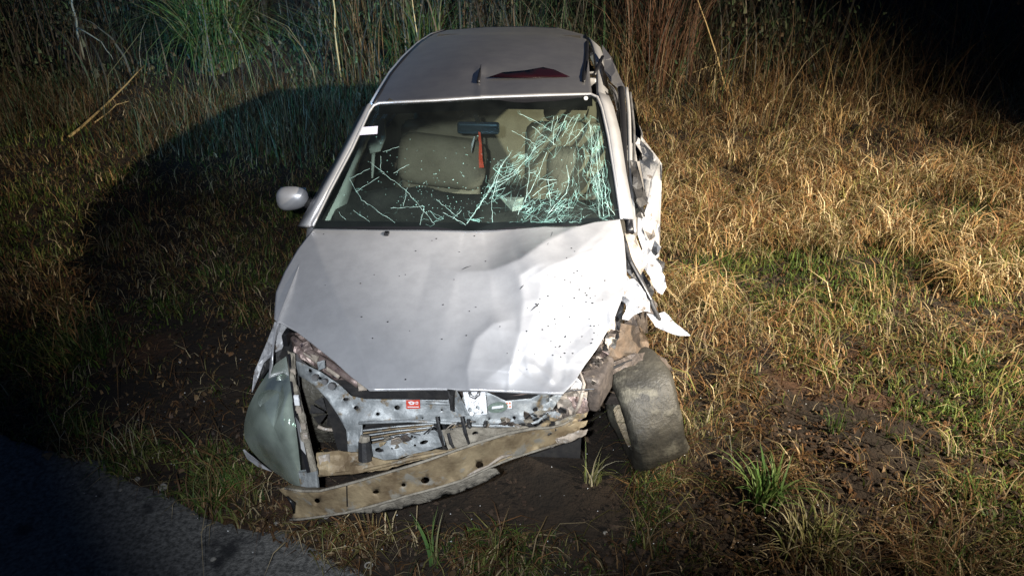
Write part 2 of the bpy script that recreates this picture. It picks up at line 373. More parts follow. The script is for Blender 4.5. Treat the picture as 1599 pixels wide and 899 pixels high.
tall('tall_green_grass', 2300, -9, 9, 6.8, 10.5, COOL, .3, 1.6, .016, .3, 2.0, 1., thin=.22)
tall('tall_dry_grass', 900, -9, 9, 6.6, 10.5, np.r_[STRAW*.18, COOL*.8, COOL*.5], .4, 1.8, .009, .1, 1.9, 5., thin=.2)
tall('broad_weed_leaves', 12000, -8, 2.2, 6.6, 9.5, COOL*.9, .05, .16, .04, .5, 2.0, 11., 3, thin=.25)
tall('tangled_stems', 1200, -8, 7, 6.4, 9.0, np.r_[STRAW*.3, COOL*1.3], .6, 1.6, .008, .8, 1.9, 12., 5)
# leafy scrub: small leaves in ragged masses with gaps between them
L_ = np.stack([rng.uniform(-10, 10, 90000), rng.uniform(6.7, 10.5, 90000), rng.uniform(0, 1, 90000)**1.4*2.1], 1)
dn = np.array([noise.noise((p[0]*1.1, p[1]*1.1, p[2]*1.3+3))+.5*noise.noise((p[0]*3.5, p[1]*3.5, p[2]*3.5)) for p in L_])
L_ = L_[dn > .20]; L_[:, 2] += [gh(p[0], p[1]) for p in L_]; nl = len(L_)
tone = np.clip(nmap(L_, .7, 71.)+.5, 0, .99); PL = np.array([(.045,.075,.035), (.07,.11,.045), (.10,.11,.06), (.12,.085,.05), (.05,.06,.045)])
CL = PL[np.clip((tone*5+rng.normal(0, .7, nl)), 0, 4.99).astype(int)]*rng.uniform(.4, 1.3, (nl, 1))
blades('leafy_scrub', L_, rng.uniform(.04, .15, nl), rng.uniform(.012, .035, nl), rng.uniform(.3, 2.6, nl), rng.uniform(0, 6.283, nl), CL, 3, .3)
tall('scrub_twigs', 900, -9, 8, 6.6, 9.0, np.array([(.09,.09,.075), (.06,.055,.045), (.12,.09,.06)]), .5, 1.9, .022, .1, 1.7, 17., 6)
tall('fallen_reed_tangle', 1500, 1.0, 7, 5.8, 7.6, np.r_[STRAW*.6], .4, 1.3, .008, 1.2, 1.7, 19., 5)
tall('rank_grass_beyond', 2500, -16, 16, 9.5, 14, COOL*.7, .8, 2.4, .03, .1, 1.3, 3.)
tall('leaning_dry_stalks', 700, .6, 6.5, 5.6, 7.4, STRAW*.6, .4, 1.2, .007, .7, 1.8, 8.)
tall('low_bushy_growth', 12000, -7, 0, 4.6, 6.9, np.r_[COOL, STRAW*.3], .10, .45, .009, .4, 1.8, 2., 3)

def clump(name, loc, n, h, r, pal, wd, lean, label, cat='grass tuft', group='grass tufts on the verge', up=None):
    q = rng.normal(0, r*.8, (n, 2)); q *= np.minimum(1, 1.3*r/(np.hypot(*q.T)+1e-9))[:, None]; x0, y0 = loc; P_ = np.stack([x0+q[:, 0], y0+q[:, 1], np.zeros(n)], 1)
    P_[:, 2] = [gh(p[0], p[1])-.01 for p in P_]; az = np.arctan2(q[:, 1], q[:, 0])+rng.normal(0, .9, n)
    if up is not None: az = np.full(n, up)+rng.normal(0, .5, n)
    o = blades(name, P_, rng.uniform(.45, 1, n)*h, wd*rng.uniform(.7, 1.2, n), rng.uniform(.1, lean, n), az, pick(pal, n), 5, .55, None, (x0, y0, gh(x0, y0)))
    return tag(o, label, cat, group)
def gxy(px, py): q = at(px, py, z=0); return (q[0], q[1])
DRYG = np.array([(.42,.38,.20), (.30,.28,.12), (.5,.45,.3), (.2,.24,.07)]); LUSH = np.array([(.085,.155,.04), (.06,.12,.035), (.13,.19,.06), (.22,.21,.10)])
clump('grass_tuft', gxy(1195, 775), 70, .30, .05, LUSH[:3]*1.7, .016, 1.0, 'bright green broad bladed tuft in the lower right, right of the wheel')
clump('grass_tuft', gxy(1270, 850), 130, .24, .09, DRYG, .009, 1.3, 'pale yellowish arching tuft at the bottom right edge, below the broad bladed one')
clump('grass_tuft', gxy(925, 745), 28, .22, .03, DRYG, .008, .9, 'small yellow green tuft just under the right end of the bumper beam')
clump('grass_tuft', gxy(575, 835), 26, .24, .05, STRAW*.9, .006, 1.0, 'sparse dry stalks in front of the left half of the bumper beam')
clump('grass_tuft', gxy(680, 875), 9, .26, .02, LUSH*1.3, .012, 1.1, 'thin green weed with an arching blade at the bottom edge below the beam')
clump('grass_tuft', gxy(775, 885), 26, .27, .05, STRAW*.8, .006, .8, 'dry upright grass stalks at the bottom edge, centre')
clump('grass_tuft', gxy(205, 712), 70, .20, .10, np.r_[DRYG, LUSH*.7], .007, .8, 'fringe of grass at the asphalt edge, left of the headlight')
clump('grass_tuft', gxy(130, 690), 40, .20, .09, np.r_[DRYG, LUSH*.7], .007, .8, 'leftmost fringe of grass at the asphalt edge')
clump('grass_tuft', gxy(340, 760), 20, .14, .04, LUSH, .008, .8, 'small green sprig where the asphalt meets the soil beside the beam')
clump('grass_tuft', gxy(420, 800), 60, .12, .08, STRAW*.8, .006, 1.3, 'flattened dry tuft touching the left end of the bumper beam')
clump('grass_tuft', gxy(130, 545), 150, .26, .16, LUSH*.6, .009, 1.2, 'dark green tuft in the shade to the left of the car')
clump('grass_tuft', gxy(1305, 665), 24, .17, .03, LUSH, .009, .8, 'slim green sprig rising from bare brown earth right of the wheel')
clump('grass_tuft', gxy(1100, 660), 40, .13, .06, DRYG, .007, 1.2, 'yellow tuft touching the right side of the crooked wheel')
clump('grass_tuft', gxy(1290, 370), 200, .24, .22, LUSH*.8, .008, 1.0, 'thick green clump amid the straw to the right of the door')
clump('grass_tuft', gxy(1540, 410), 320, .28, .32, LUSH*.7, .009, 1.0, 'wide deep green clump near the right edge of the picture')
clump('tall_grass_clump', (-3.9, 7.4), 620, 1.7, .22, LUSH*1.0, .018, 2.0, 'tall bright green fountain of grass at the top left behind the verge', 'grass clump', 'tall clumps behind the car')
clump('tall_grass_clump', (-1.35, 7.4), 200, 1.1, .25, LUSH*.6, .03, 2.2, 'leafy dark green clump behind the left rear of the car roof', 'grass clump', 'tall clumps behind the car')
clump('tall_grass_clump', (1.55, 7.2), 170, 1.9, .30, np.array([(.20,.10,.06), (.26,.16,.10), (.12,.06,.04)]), .012, 1.0, 'rusty brown upright dry clump behind the right rear of the roof', 'grass clump', 'tall clumps behind the car')
clump('tall_grass_clump', (-1.9, 7.2), 90, 2.0, .35, STRAW*.6, .008, .8, 'thin pale upright dry stems between the green clumps', 'grass clump', 'tall clumps behind the car')

def stalk(name, pts, r, m, label, cat='stalk'):
    b = B(); P_ = [Vector(p) for p in pts]; o0 = P_[0].copy(); Q = []
    for i in range(len(P_)-1):
        for k in range(4): Q.append(P_[i].lerp(P_[i+1], k/4)+Vector((noise.noise(P_[i]*3+Vector((k, 0, 0))), noise.noise(P_[i]*3+Vector((0, k, 0))), 0))*r*2)
    Q.append(P_[-1]); b.tube([q-o0 for q in Q], [r*(1-.7*i/len(Q)) for i in range(len(Q))], 6)
    o = b.out(name, m, smooth=True); o.location = o0; return tag(o, label, cat, 'dry reeds and stems' if name == 'dry_reed' else None)
M['reed'] = mat('reed', (.50,.36,.16), (.36,.26,.12), 30, .6); M['twig'] = mat('twig', (.30,.33,.27), (.2,.2,.17), 20, .7)
def gz(px, py, h=0.):
    q = on(px, py, gh); return (q[0], q[1], q[2]+h)
stalk('dry_reed', [gz(108, 217, .02), gz(170, 178, .10), gz(232, 128, .20)], .016, 'reed', 'long yellow broken reed lying slantwise left of the car shadow')
stalk('dry_reed', [gz(150, 196, .03), gz(185, 175, .08), gz(205, 172, .10)], .009, 'reed', 'short frayed yellow reed under the long broken reed')
stalk('pale_twig', [(-5.5, 7.2, .35), (-5.4, 7.1, 1.0), (-5.35, 7.2, 1.5), (-5.2, 7.1, 2.2)], .016, 'twig', 'pale crooked twig standing near the top left corner', 'twig')
stalk('pale_twig', [(-5.4, 7.1, .75), (-5.1, 7.0, .6), (-4.95, 6.9, .42)], .010, 'twig', 'short pale twig forking down beside the crooked twig', 'twig')
stalk('dry_reed', [(-2.2, 6.9, .2), (-2.22, 6.9, 1.0), (-2.15, 6.9, 2.0)], .014, 'reed', 'straight dry stem rising left of the car roof')
stalk('dry_reed', [(-1.25, 6.9, .5), (-1.30, 6.9, 1.2), (-1.42, 6.9, 2.1)], .009, 'reed', 'thin pale stem just beyond the left edge of the roof')
stalk('dry_reed', [(2.3, 6.8, .2), (2.0, 6.9, .9), (1.7, 7.0, 1.5)], .010, 'reed', 'dry stem leaning left behind the right rear corner of the car')
stalk('dry_reed', [gz(1060, 128, .05), gz(1110, 118, .12), gz(1160, 110, .18)], .008, 'reed', 'straight dry stem lying across the top of the straw bank')
stalk('dry_reed', [gz(1205, 333, .06), gz(1260, 322, .10), gz(1310, 316, .12)], .007, 'reed', 'fallen straw stem on the straw mat right of the door')
stalk('thin_wire', [gz(1092, 693, .02), (1.2, .75, .12), gz(1145, 750, .02)], .002, 'twig', 'thin pale stem curving over dark soil right of the wheel', 'stem')

clv = []; clf = []
bm0 = bmesh.new(); bmesh.ops.create_icosphere(bm0, subdivisions=1, radius=1); iv = np.array([v.co[:] for v in bm0.verts]); jf = [[v.index for v in f.verts] for f in bm0.faces]; bm0.free()
Q = scatter(7000, (-300, 1900, 420, 1050)); off = Q[:, 1]-(-.06-.385*(Q[:, 0]+.15))
for p, o_ in zip(Q, off):
    if o_ < -.05 and random.random() < .80: continue
    if noise.noise((p[0]*1.7, p[1]*1.7, 51)) < -.15: continue
    r_ = random.uniform(.003, .012)*(1 if o_ > .1 else .45)*(2 if random.random() < .06 and o_ > .1 else 1)
    q = iv*(1+.45*rng.uniform(-1, 1, (len(iv), 1)))*np.array([1, random.uniform(.6, 1.1), .6])*r_+np.array([p[0], p[1], max(gh(p[0], p[1]), -.0)+r_*.2])
    clf += [tuple(i+len(clv) for i in f) for f in jf]; clv += [tuple(v) for v in q]
mesh('soil_clods', clv, clf, 'clod', kind='stuff')
cv = []; cf = []
for p in scatter(260, (100, 1500, 560, 960)):
    r_ = random.uniform(.0015, .004); k = len(cv); a_ = random.uniform(0, 6.28); z0 = max(gh(p[0], p[1]), .0)+.006
    cv += [(p[0]+r_*math.cos(a_+t)*random.uniform(.6, 1.4), p[1]+r_*math.sin(a_+t), z0+random.uniform(0, .003)) for t in (0, 2.1, 4.2)]+[(p[0], p[1], z0+r_*1.4)]
    cf += [(k, k+1, k+3), (k+1, k+2, k+3), (k+2, k, k+3), (k, k+2, k+1)]
mesh('glass_crumbs', cv, cf, 'white', kind='stuff')
def stone(px, py, r, label, cat='stone', m='stone', fl=.6):
    bm = bmesh.new(); bmesh.ops.create_icosphere(bm, subdivisions=2, radius=r)
    for v in bm.verts:
        k = 1+.35*noise.noise(v.co*(1.2/r)+Vector((px, py, 0))); v.co *= k; v.co.z *= fl
    me = bpy.data.meshes.new('stone'); bm.to_mesh(me); bm.free(); me.materials.append(M[m])
    o = bpy.data.objects.new('stone', me); COL.objects.link(o); q = gz(px, py); off = q[1]-(-.12-.385*(q[0]+.15))
    o.location = (q[0], q[1], (q[2] if off > 0 else .004)+r*fl*.5); tag(o, label, cat, 'stones on the ground')
for a_ in [(432, 742+75, .011, 'small pale stone on the asphalt below the left beam end'), (508, 806, .018, 'light pebble right under the bumper beam, near its left end'),
           (190, 772, .010, 'tiny bright pebble on the asphalt near the grass fringe'), (255, 762, .022, 'flat greyish stone at the edge of the asphalt'),
           (1232, 672, .009, 'tiny white pebble on bare earth right of the wheel'), (945, 832, .010, 'small grey pebble on dark soil below the wheel'),
           (215, 748, .013, 'small grey pebble left of the flat greyish stone'), (335, 880, .011, 'small pale pebble on the asphalt at the bottom edge')]:
    stone(*a_)
# washer ring on the ground and a dead leaf on the road edge
q = gz(576, 885, .012); b = B()
ringp = [(.014*math.cos(t), .014*math.sin(t), 0) for t in np.linspace(0, 2*math.pi, 17)]
b.tube(ringp, .004, 6, .5); o = b.out('washer', 'stone', smooth=True); o.location = q; tag(o, 'small pale metal washer ring on the dirt at the bottom edge', 'washer')
q = gz(93, 717, .012)
V, F = grid(lambda u, v: ((u-.5)*.13, (v-.5)*.075*math.sin(math.pi*min(max(u, .04), .96)), .02*math.cos(6*u)*(.5+abs(v-.5))+.012), 12, 6)
o = mesh('dead_leaf', V, F, 'leaf', smooth=True, solid=.001); o.location = q; o.rotation_euler = (.2, .1, .4); tag(o, 'curled brown dead leaf lying at the left edge of the asphalt', 'leaf')

# ================================================================== THE CAR
car = empty('wrecked_car', (0, 2.0, 0), 'silver hatchback wrecked at the front, cracked windscreen, parked on the grass verge', 'car')
def Hs(x, y): return .655+.38*y-.085*y*y-.05*x*x
# ---- bonnet
rear = [(490,356),(600,358),(700,357),(765,355),(800,357),(850,353),(880,354),(905,352),(928,346),(945,344),(968,342)]
front = [(575,608),(680,607),(760,609),(830,612),(880,614)]
left = [(490,356),(465,388),(444,424),(431,455),(429,480),(428,498),(440,504),(462,516),(490,538),(520,562),(545,585),(575,608)]
right = [(968,342),(974,368),(977,400),(979,436),(970,470),(958,500),(935,540),(912,572),(896,598),(880,614)]
cones = [(x_, y_, random.uniform(0, .010), random.uniform(.10, .30)) for x_, y_ in [(random.uniform(720, 1000), random.uniform(330, 640)) for k in range(22)]]
cones2 = [(x_, y_, random.uniform(0, .004), random.uniform(.12, .4)) for x_, y_ in [(random.uniform(820, 1000), random.uniform(400, 640)) for k in range(150)]]
CA = np.array(cones); CB = np.array(cones2)
def segd(px, py, poly):
    best = (1e9, 0, 0)
    for i in range(len(poly)-1):
        ax_, ay_ = poly[i][:2]; bx, by = poly[i+1][:2]; L2 = (bx-ax_)**2+(by-ay_)**2
        t = min(max(((px-ax_)*(bx-ax_)+(py-ay_)*(by-ay_))/L2, 0), 1); dx, dy = px-(ax_+t*(bx-ax_)), py-(ay_+t*(by-ay_)); d = math.hypot(dx, dy)
        if d < best[0]: best = (d, (bx-ax_)*dy-(by-ay_)*dx, (i+t)/(len(poly)-1))
    return best
CR = []
for _ in range(26):
    x_, y_, a_, l_ = random.uniform(845, 970), random.uniform(420, 590), random.gauss(.9, .8), random.uniform(25, 75)
    CR.append((x_-l_/2*math.cos(a_), y_-l_/2*math.sin(a_), x_+l_/2*math.cos(a_), y_+l_/2*math.sin(a_), random.choice((-1, 1, 1))*random.uniform(.004, .011), random.uniform(4, 9)))
R1 = [(672,412),(715,424),(765,421),(810,404),(850,376),(900,352)]
R2 = [(738,660),(730,575),(742,530),(770,505),(805,498)]
R3 = [(785,660),(795,600),(800,560),(812,520),(818,470),(812,430),(835,415),(880,400)]
R4 = [(815,560),(850,580),(868,600)]
R5 = [(818,470),(870,465),(930,478),(975,460)]
R6 = [(818,440),(865,412),(925,392),(965,352)]
def hood_disp(px, py):
    h = 0.
    # swage line on the intact side
    d, s, t = segd(px, py, [(486,358),(500,400),(530,470),(552,520),(585,610)])
    h -= .038*min(1, d/70)*(1 if s > 0 else 0)-.003*math.exp(-d/5)
    d, s, t = segd(px, py, R1); amp = .060*min(1, t*1.8)
    h += amp*(math.exp(-d/20) if s < 0 else math.exp(-(d/95)**1.3))
    if s < 0: h -= .02*math.exp(-((d-45)/35)**2)*min(1, t*2)
    for R_, a, w1, w2 in ((R2, .028, 45, 22), (R3, .030, 22, 50), (R4, .018, 10, 18), (R5, .020, 16, 34), (R6, .022, 30, 16)):
        d, s, t = segd(px, py, R_); e = min(1, 4*t, 4*(1-t)+.2); h += a*e*math.exp(-d/(w1 if s > 0 else w2))
    k = sstep(730, 850, px+(py-470)*.15)*sstep(1010, 960, px)
    if k > 0:
        h += k*1.15*float(np.min(np.hypot(CA[:, 0]-px, CA[:, 1]-py)/330*CA[:, 3]+CA[:, 2]))
    k2 = sstep(830, 890, px+abs(py-520)*.0)*sstep(395, 450, py)
    if k2 > 0:
        u_, v_ = px*.8+py*.6, -px*.6+py*.8; wq = noise.noise((px*.02, py*.02, 9))*14
        for (x1, y1, x2, y2, aa, ww) in CR:
            d, s, t = segd(px, py, [(x1, y1), (x2, y2)])
            if d < 60: h += k2*aa*math.exp(-d/(ww if s > 0 else ww*2.2))*math.sin(math.pi*min(max(t, .04), .96))
        h += k2*(.013*(.35-abs(noise.noise(((u_+wq)*.016, (v_-wq)*.034, 1))))+.005*(.3-abs(noise.noise(((u_-wq)*.05, (v_+wq)*.03, 4))))+.002*noise.noise((px*.08, py*.08, 1)))
    h += .004*noise.noise((px*.013, py*.013, 5))
    return h
nu, nv = 190, 150
def hood_pt(u, v):
    T, Bm, L_, R_ = lin(rear, u), lin(front, u), lin(left, v), lin(right, v)
    c00, c10, c01, c11 = map(np.array, (rear[0], rear[-1], front[0], front[-1]))
    p = (1-v)*T+v*Bm+(1-u)*L_+u*R_-((1-u)*(1-v)*c00+u*(1-v)*c10+(1-u)*v*c01+u*v*c11)
    return p[0], p[1], hood_disp(p[0], p[1])
V, F = grid(hood_pt, nu, nv)
G = np.array(V).reshape(nv, nu, 3); hg = G[:, :, 2].copy()
for _ in range(2):
    q_ = np.pad(hg, 1, mode='edge'); hg = (q_[:-2, 1:-1]+q_[2:, 1:-1]+q_[1:-1, :-2]+q_[1:-1, 2:]+4*q_[1:-1, 1:-1])/8
V = [on(G[j, i, 0], G[j, i, 1], lambda x, y, h=hg[j, i]: Hs(x, y)+h) for j in range(nv) for i in range(nu)]
# rolled skirt round the free edges
ring = [i for i in range(nu)][::-1]+[j*nu for j in range(1, nv)]+[(nv-1)*nu+i for i in range(1, nu)]+[j*nu+nu-1 for j in range(nv-2, 0, -1)]
cen = np.mean(V, axis=0); n0 = len(V)
for i in ring:
    d_ = cen-V[i]; d_[2] = 0; d_ /= np.linalg.norm(d_); V.append(V[i]+d_*.006+np.array([0, 0, -.011]))
for k in range(len(ring)):
    a, b_ = ring[k], ring[(k+1) % len(ring)]; F.append((a, b_, n0+(k+1) % len(ring), n0+k))
hood = mesh('bonnet', V, [tuple(reversed(f)) for f in F], 'silver', car, smooth=True)
hood['label'] = 'silver bonnet crumpled and creased over its right half in the photo'
for k_ in hood.data.polygons: pass
b = B(); q = on(604, 366, Hs); b.box(q+np.array([0, 0, .004]), (.022, .028, .016)); b.out('washer_jet', 'rubber', hood, bevel=.004)
# gouges torn in the skin
for (x0, y0, x1, y1, w_) in [(812,452,818,445,2.2),(829,485,843,474,2.8),(838,476,845,473,1.5),(721,421,736,415,2.2),(855,382,863,362,1.2)]:
    qa = on(x0, y0, lambda x, y: Hs(x, y)+hood_disp(x0, y0)+.002); qb = on(x1, y1, lambda x, y: Hs(x, y)+hood_disp(x1, y1)+.002)
    b = B(); b.tube([qa, (qa+qb)/2+np.array([0, 0, .002]), qb], [.0008, .0012*w_, .0006], 6, .5); b.out('gouge', 'rubber', hood)
b = B()                                                        # mud specks thrown over the paint
for k in range(110):
    x_, y_ = random.uniform(450, 960), random.uniform(365, 600)
    if k > 45: x_, y_ = random.gauss(895, 38), random.gauss(490, 45)
    if segd(x_, y_, left)[0] < 12 or x_ > 955 or (x_-575)*(614-500)+0 < 0 and y_ > 520 or y_ > 600 or (x_ > 880 and y_ > 560): continue
    hd = hood_disp(x_, y_); q = on(x_, y_, lambda x, y: Hs(x, y)+hd+.0015); r_ = random.choice((.0015, .002, .002, .003, .0035))
    b.box(q, (r_*random.uniform(1, 2.2), r_*1.6, .002), Matrix.Rotation(random.uniform(0, 3), 3, 'Z'))
b.out('mud_specks', 'rubber', hood, kind='stuff')

# ---- windscreen
def Ws(x, y): return .96+.57*(y-1.08+.06*(1-(x/.7)**2))
scr = [(486,352),(968,346),(962,290),(950,220),(938,165),(930,148),(750,153),(592,162),(582,168),(560,215),(525,278)]
screen = plate('windscreen', [(x, y, 0) for x, y in [(488,356),(740,360),(966,348),(957,270),(945,205),(936,160),(928,151),(750,155),(592,164),(581,172),(550,230),(515,296)]], 'screen', car, surf=Ws, amp=0, step=26, th=0)
def strip(pts, w_, F_=Ws, lift=.003):
    V = []; F = []
    for i, (x, y) in enumerate(pts):
        a = np.array(pts[max(i-1, 0)]); c = np.array(pts[min(i+1, len(pts)-1)]); d = (c-a)/(np.hypot(*(c-a))+1e-9); nn = np.array([-d[1], d[0]])*(w_[i] if hasattr(w_, '__len__') else w_)/2
        for s in (-1, 1):
            V.append(on(x+s*nn[0], y+s*nn[1], lambda X_, Y_: F_(X_, Y_)+lift))
        if i: k = 2*i; F.append((k-2, k-1, k+1, k))
    return V, F
def inset(pts, n=10):
    r = []
    for i in range(len(pts)-1):
        for k in range(n): r.append((pts[i][0]+(pts[i+1][0]-pts[i][0])*k/n, pts[i][1]+(pts[i+1][1]-pts[i][1])*k/n))
    return r+[pts[-1]]
b = B()
b.add(*strip(inset([(488,350),(600,352),(740,354),(860,350),(966,344)]), 12, lift=-.002)); b.add(*strip(inset([(592,170),(750,163),(925,157)]), 18, lift=-.002))
b.add(*strip(inset([(934,160),(946,215),(957,280),(966,342)]), 9, lift=-.002)); b.add(*strip(inset([(584,172),(552,232),(518,294),(492,350)]), 8, lift=-.002))
b.out('black_border', 'rubber', screen)
trim = B(); trim.tube([on(x, y, lambda X_, Y_: Ws(X_, Y_)+.004) for x, y in inset([(488,353),(515,298),(550,232),(576,175),(583,165),(592,161),(680,157),(760,152),(850,149),(922,147),(933,152),(940,170),(950,215),(960,275),(970,342)], 4)], .007, 8)
trim.out('screen_trim', 'silver', car, smooth=True)
# fracture lines: ridges of broken glass standing on the pane
def cr(pts, o, s): return [(o[0]+x/s, o[1]+y/s) for x, y in pts]
A6 = lambda *p: cr(p, (700, 160), 4.496); A1 = lambda *p: cr(p, (480, 130), 3.075)
mains = [A6((130,850),(250,680),(330,560),(440,500),(520,430),(580,370),(620,290)), A6((135,850),(300,600),(345,500),(375,440),(440,350)), A6((310,840),(305,700),(320,620),(370,440)),
 A6((340,600),(460,510),(560,380)), A6((330,560),(420,540),(520,470)), A6((490,785),(560,650),(640,490),(690,350)), A6((540,700),(565,560),(565,400)),
 A6((500,80),(620,135),(720,200)), A6((450,200),(610,290)), A6((590,170),(690,250),(750,300)), A6((770,100),(740,200),(740,300)), A6((830,90),(760,260)), A6((880,90),(800,240)),
 A6((910,100),(830,290)), A6((990,130),(900,240),(810,310)), A6((990,130),(1010,300),(1000,450),(1050,600),(1060,800)), A6((1050,200),(1060,400),(1100,600),(1130,800)),
 A6((1000,160),(1040,330),(1050,500),(1080,680),(1090,800)), A6((700,780),(780,730),(880,740)), A6((700,780),(830,640),(850,540),(830,440)), A6((640,540),(760,545)),
 A6((700,540),(720,730)), A6((590,660),(680,590),(760,560)), A6((320,630),(400,600)), A6((620,480),(570,495)), A6((720,200),(740,100)), A6((1100,700),(1170,790)),
 A1((200,460),(260,560),(420,670)), A1((200,460),(300,410)), A1((360,430),(470,510),(610,675)), A1((150,620),(185,655)), A1((220,610),(300,665)), A1((300,380),(370,430)), A1((365,330),(440,305)),
 A1((350,350),(355,430)), A1((235,520),(345,450)), A1((540,680),(560,600)), A1((620,560),(720,640)), A1((650,620),(760,680)), A1((400,600),(560,590)), A1((480,500),(460,590)), A1((700,650),(740,610)), A1((415,430),(490,390))]
def jag(pts, j):
    r = []
    for i in range(len(pts)-1):
        L_ = math.hypot(pts[i+1][0]-pts[i][0], pts[i+1][1]-pts[i][1]); n = max(2, int(L_/5))
        for k in range(n):
            t = k/n; r.append((pts[i][0]+(pts[i+1][0]-pts[i][0])*t+random.uniform(-j, j), pts[i][1]+(pts[i+1][1]-pts[i][1])*t+random.uniform(-j, j)))
    return r+[pts[-1]]
b = B()
MB_ = B()
def crack(pts, w_, br=0., main=False):
    P_ = jag(pts, .9); (MB_ if main else b).add(*strip(P_, [w_*random.uniform(.5, 1.3) for _ in P_], lift=.0015+random.uniform(0, .002)))
    for p in P_:
        if random.random() < br:
            a = random.uniform(0, 6.28); l = random.uniform(3, 16); q = [p, (p[0]+l*.5*math.cos(a), p[1]+l*.5*math.sin(a)), (p[0]+l*math.cos(a+.5), p[1]+l*math.sin(a+.5))]
            b.add(*strip(jag(q, .5), w_*.5, lift=.003))
for i, m_ in enumerate(mains): crack(m_, .55 if i < 27 else .45, .40 if i < 27 else .10, True)
def web(poly, n, ang, spread, l0, l1, w_):
    pts = []
    for k in range(int(n*.62)):
        p = lin(poly, random.random()); x = p[0]+random.gauss(0, p[2]*1.15); y = p[1]+random.gauss(0, p[2]*.9)
        pts.append((min(x, 961-(345-y)*.17), min(max(y, 168), 347)))
    ca, sa = math.cos(ang), math.sin(ang)
    Q = [Vector(((x*ca+y*sa)/2.6, -x*sa+y*ca)) for x, y in pts]
    r_ = delaunay_2d_cdt(Q, [], [], 0, 1e-3); E_ = r_[1]
    for i, j in E_:
        a_, c_ = r_[0][i], r_[0][j]
        A_ = (a_.x*2.6*ca-a_.y*sa, a_.x*2.6*sa+a_.y*ca); C_ = (c_.x*2.6*ca-c_.y*sa, c_.x*2.6*sa+c_.y*ca)
        if math.hypot(A_[0]-C_[0], A_[1]-C_[1]) < l1*1.1 and random.random() < .62: crack([A_, C_], w_*random.choice((.6, .9, 1.3)), .03)
web([(926,190,4),(932,240,5),(940,290,6),(948,335,6)], 95, 1.5, .5, 6, 26, .5)
web([(785,262,9),(815,250,8),(840,225,6)], 60, -.7, .5, 6, 24, .5)
web([(850,210,6),(880,195,8),(915,185,8)], 26, 2.0, .4, 10, 40, .5)
web([(770,320,10),(800,260,12),(850,215,14),(900,195,14)], 230, -.75, .45, 8, 36, .26)
web([(935,190,10),(925,250,16),(940,335,12)], 260, 1.5, .5, 8, 36, .26)
web([(800,335,20),(900,335,30)], 190, -.6, .9, 6, 26, .24)
web([(735,340,5),(745,345,5)], 20, -1, .8, 4, 14, .5)
web([(815,320,10),(860,330,14),(900,320,14)], 70, -.8, .7, 5, 22, .5)
web([(880,290,12),(895,320,10)], 36, -.8, .8, 5, 20, .45)
web([(640,335,10),(700,345,12)], 16, .8, .9, 6, 22, .45)
for k in range(300):                                           # crumbs of glass
    x, y = random.uniform(520, 945), random.triangular(170, 348, 320)
    if x < 590-(y-170)*.36+10: continue
    if k % 3 == 0: x, y = random.gauss(660, 40), random.gauss(300, 30)
    if y > 347 or y < 168: continue
    l = random.uniform(.5, 1.7); a = random.uniform(0, 3.1); b.add(*strip([(x, y), (x+l*math.cos(a), y+l*math.sin(a))], random.uniform(.5, 1.5), lift=.002))
b.out('fracture_web', 'crack', screen, kind='stuff'); MB_.out('long_fractures', 'crack_main', screen, kind='stuff')
plate('licence_disc', [(561,199,0),(590,197,0),(589,209,0),(560,211,0)], 'violet', screen, surf=lambda x, y: Ws(x, y)+.003, amp=0, step=0, th=.001)
disc_ = plate('sensor_pad', [(x, y, 0) for x, y in ell(915, 153.5, 3.2, 3)], 'white', screen, surf=lambda x, y: Ws(x, y)+.003, amp=0, step=0, th=.001)

# ---- roof
def Rs(x, y):
    t = (y-1.78)/2.0
    return 1.372+.05*math.sin(math.pi*min(max(t, 0), 1)**.8)-.05*(x/.55)**2*(1-.3*t)-.10*max(0, t-.85)*2
rl = [(584,161),(596,140),(612,114),(632,90),(655,68),(676,54),(695,48)]; rr = [(924,147),(921,120),(919,95),(917,72),(914,56)]
rf = [(584,161),(680,156),(760,151),(850,148),(924,147)]; rb = [(695,48),(760,43),(820,42),(870,44),(914,56)]
def roof_pt(u, v):
    T, Bm, L_, R_ = lin(rf, u), lin(rb, u), lin(rl, v), lin(rr, v)
    c = [np.array(k, float) for k in (rf[0], rf[-1], rb[0], rb[-1])]
    p = (1-v)*T+v*Bm+(1-u)*L_+u*R_-((1-u)*(1-v)*c[0]+u*(1-v)*c[1]+(1-u)*v*c[2]+u*v*c[3])
    d, s, t = segd(p[0], p[1], [(715,116),(760,120),(830,121),(925,121)]); h = -.012*math.exp(-d/10)*min(1, 4*t)+.008*math.exp(-((p[0]-750)/5)**2)*sstep(100, 108, p[1])
    h += .012*noise.noise((p[0]*.01, p[1]*.03, 3))
    return on(p[0], p[1], lambda x, y: Rs(x, y)+h)
V, F = grid(roof_pt, 70, 50); roof = mesh('roof', V, F, 'roofm', car, smooth=True, solid=-.004)
b = B(); b.tube([on(x, y, lambda X_, Y_: Rs(X_, Y_)+.008) for x, y in [(912,127),(913,110),(916,90),(917,68),(914,54)]], [.010,.013,.013,.012,.008], 8, .6)
b.out('roof_moulding', 'rubber', car, smooth=True)
b = B(); b.tube([on(x, y, lambda X_, Y_: Rs(X_, Y_)+.004) for x, y in rl[:]], .010, 8, .6); b.out('roof_moulding', 'rubber', car, smooth=True)
b = B(); b.tube([on(*p, lambda X_, Y_: Rs(X_, Y_)+.01) for p in [(747,128),(749,114),(751,102)]], [.010, .007, .003], 8); b.out('aerial_base', 'rubber', roof, smooth=True)
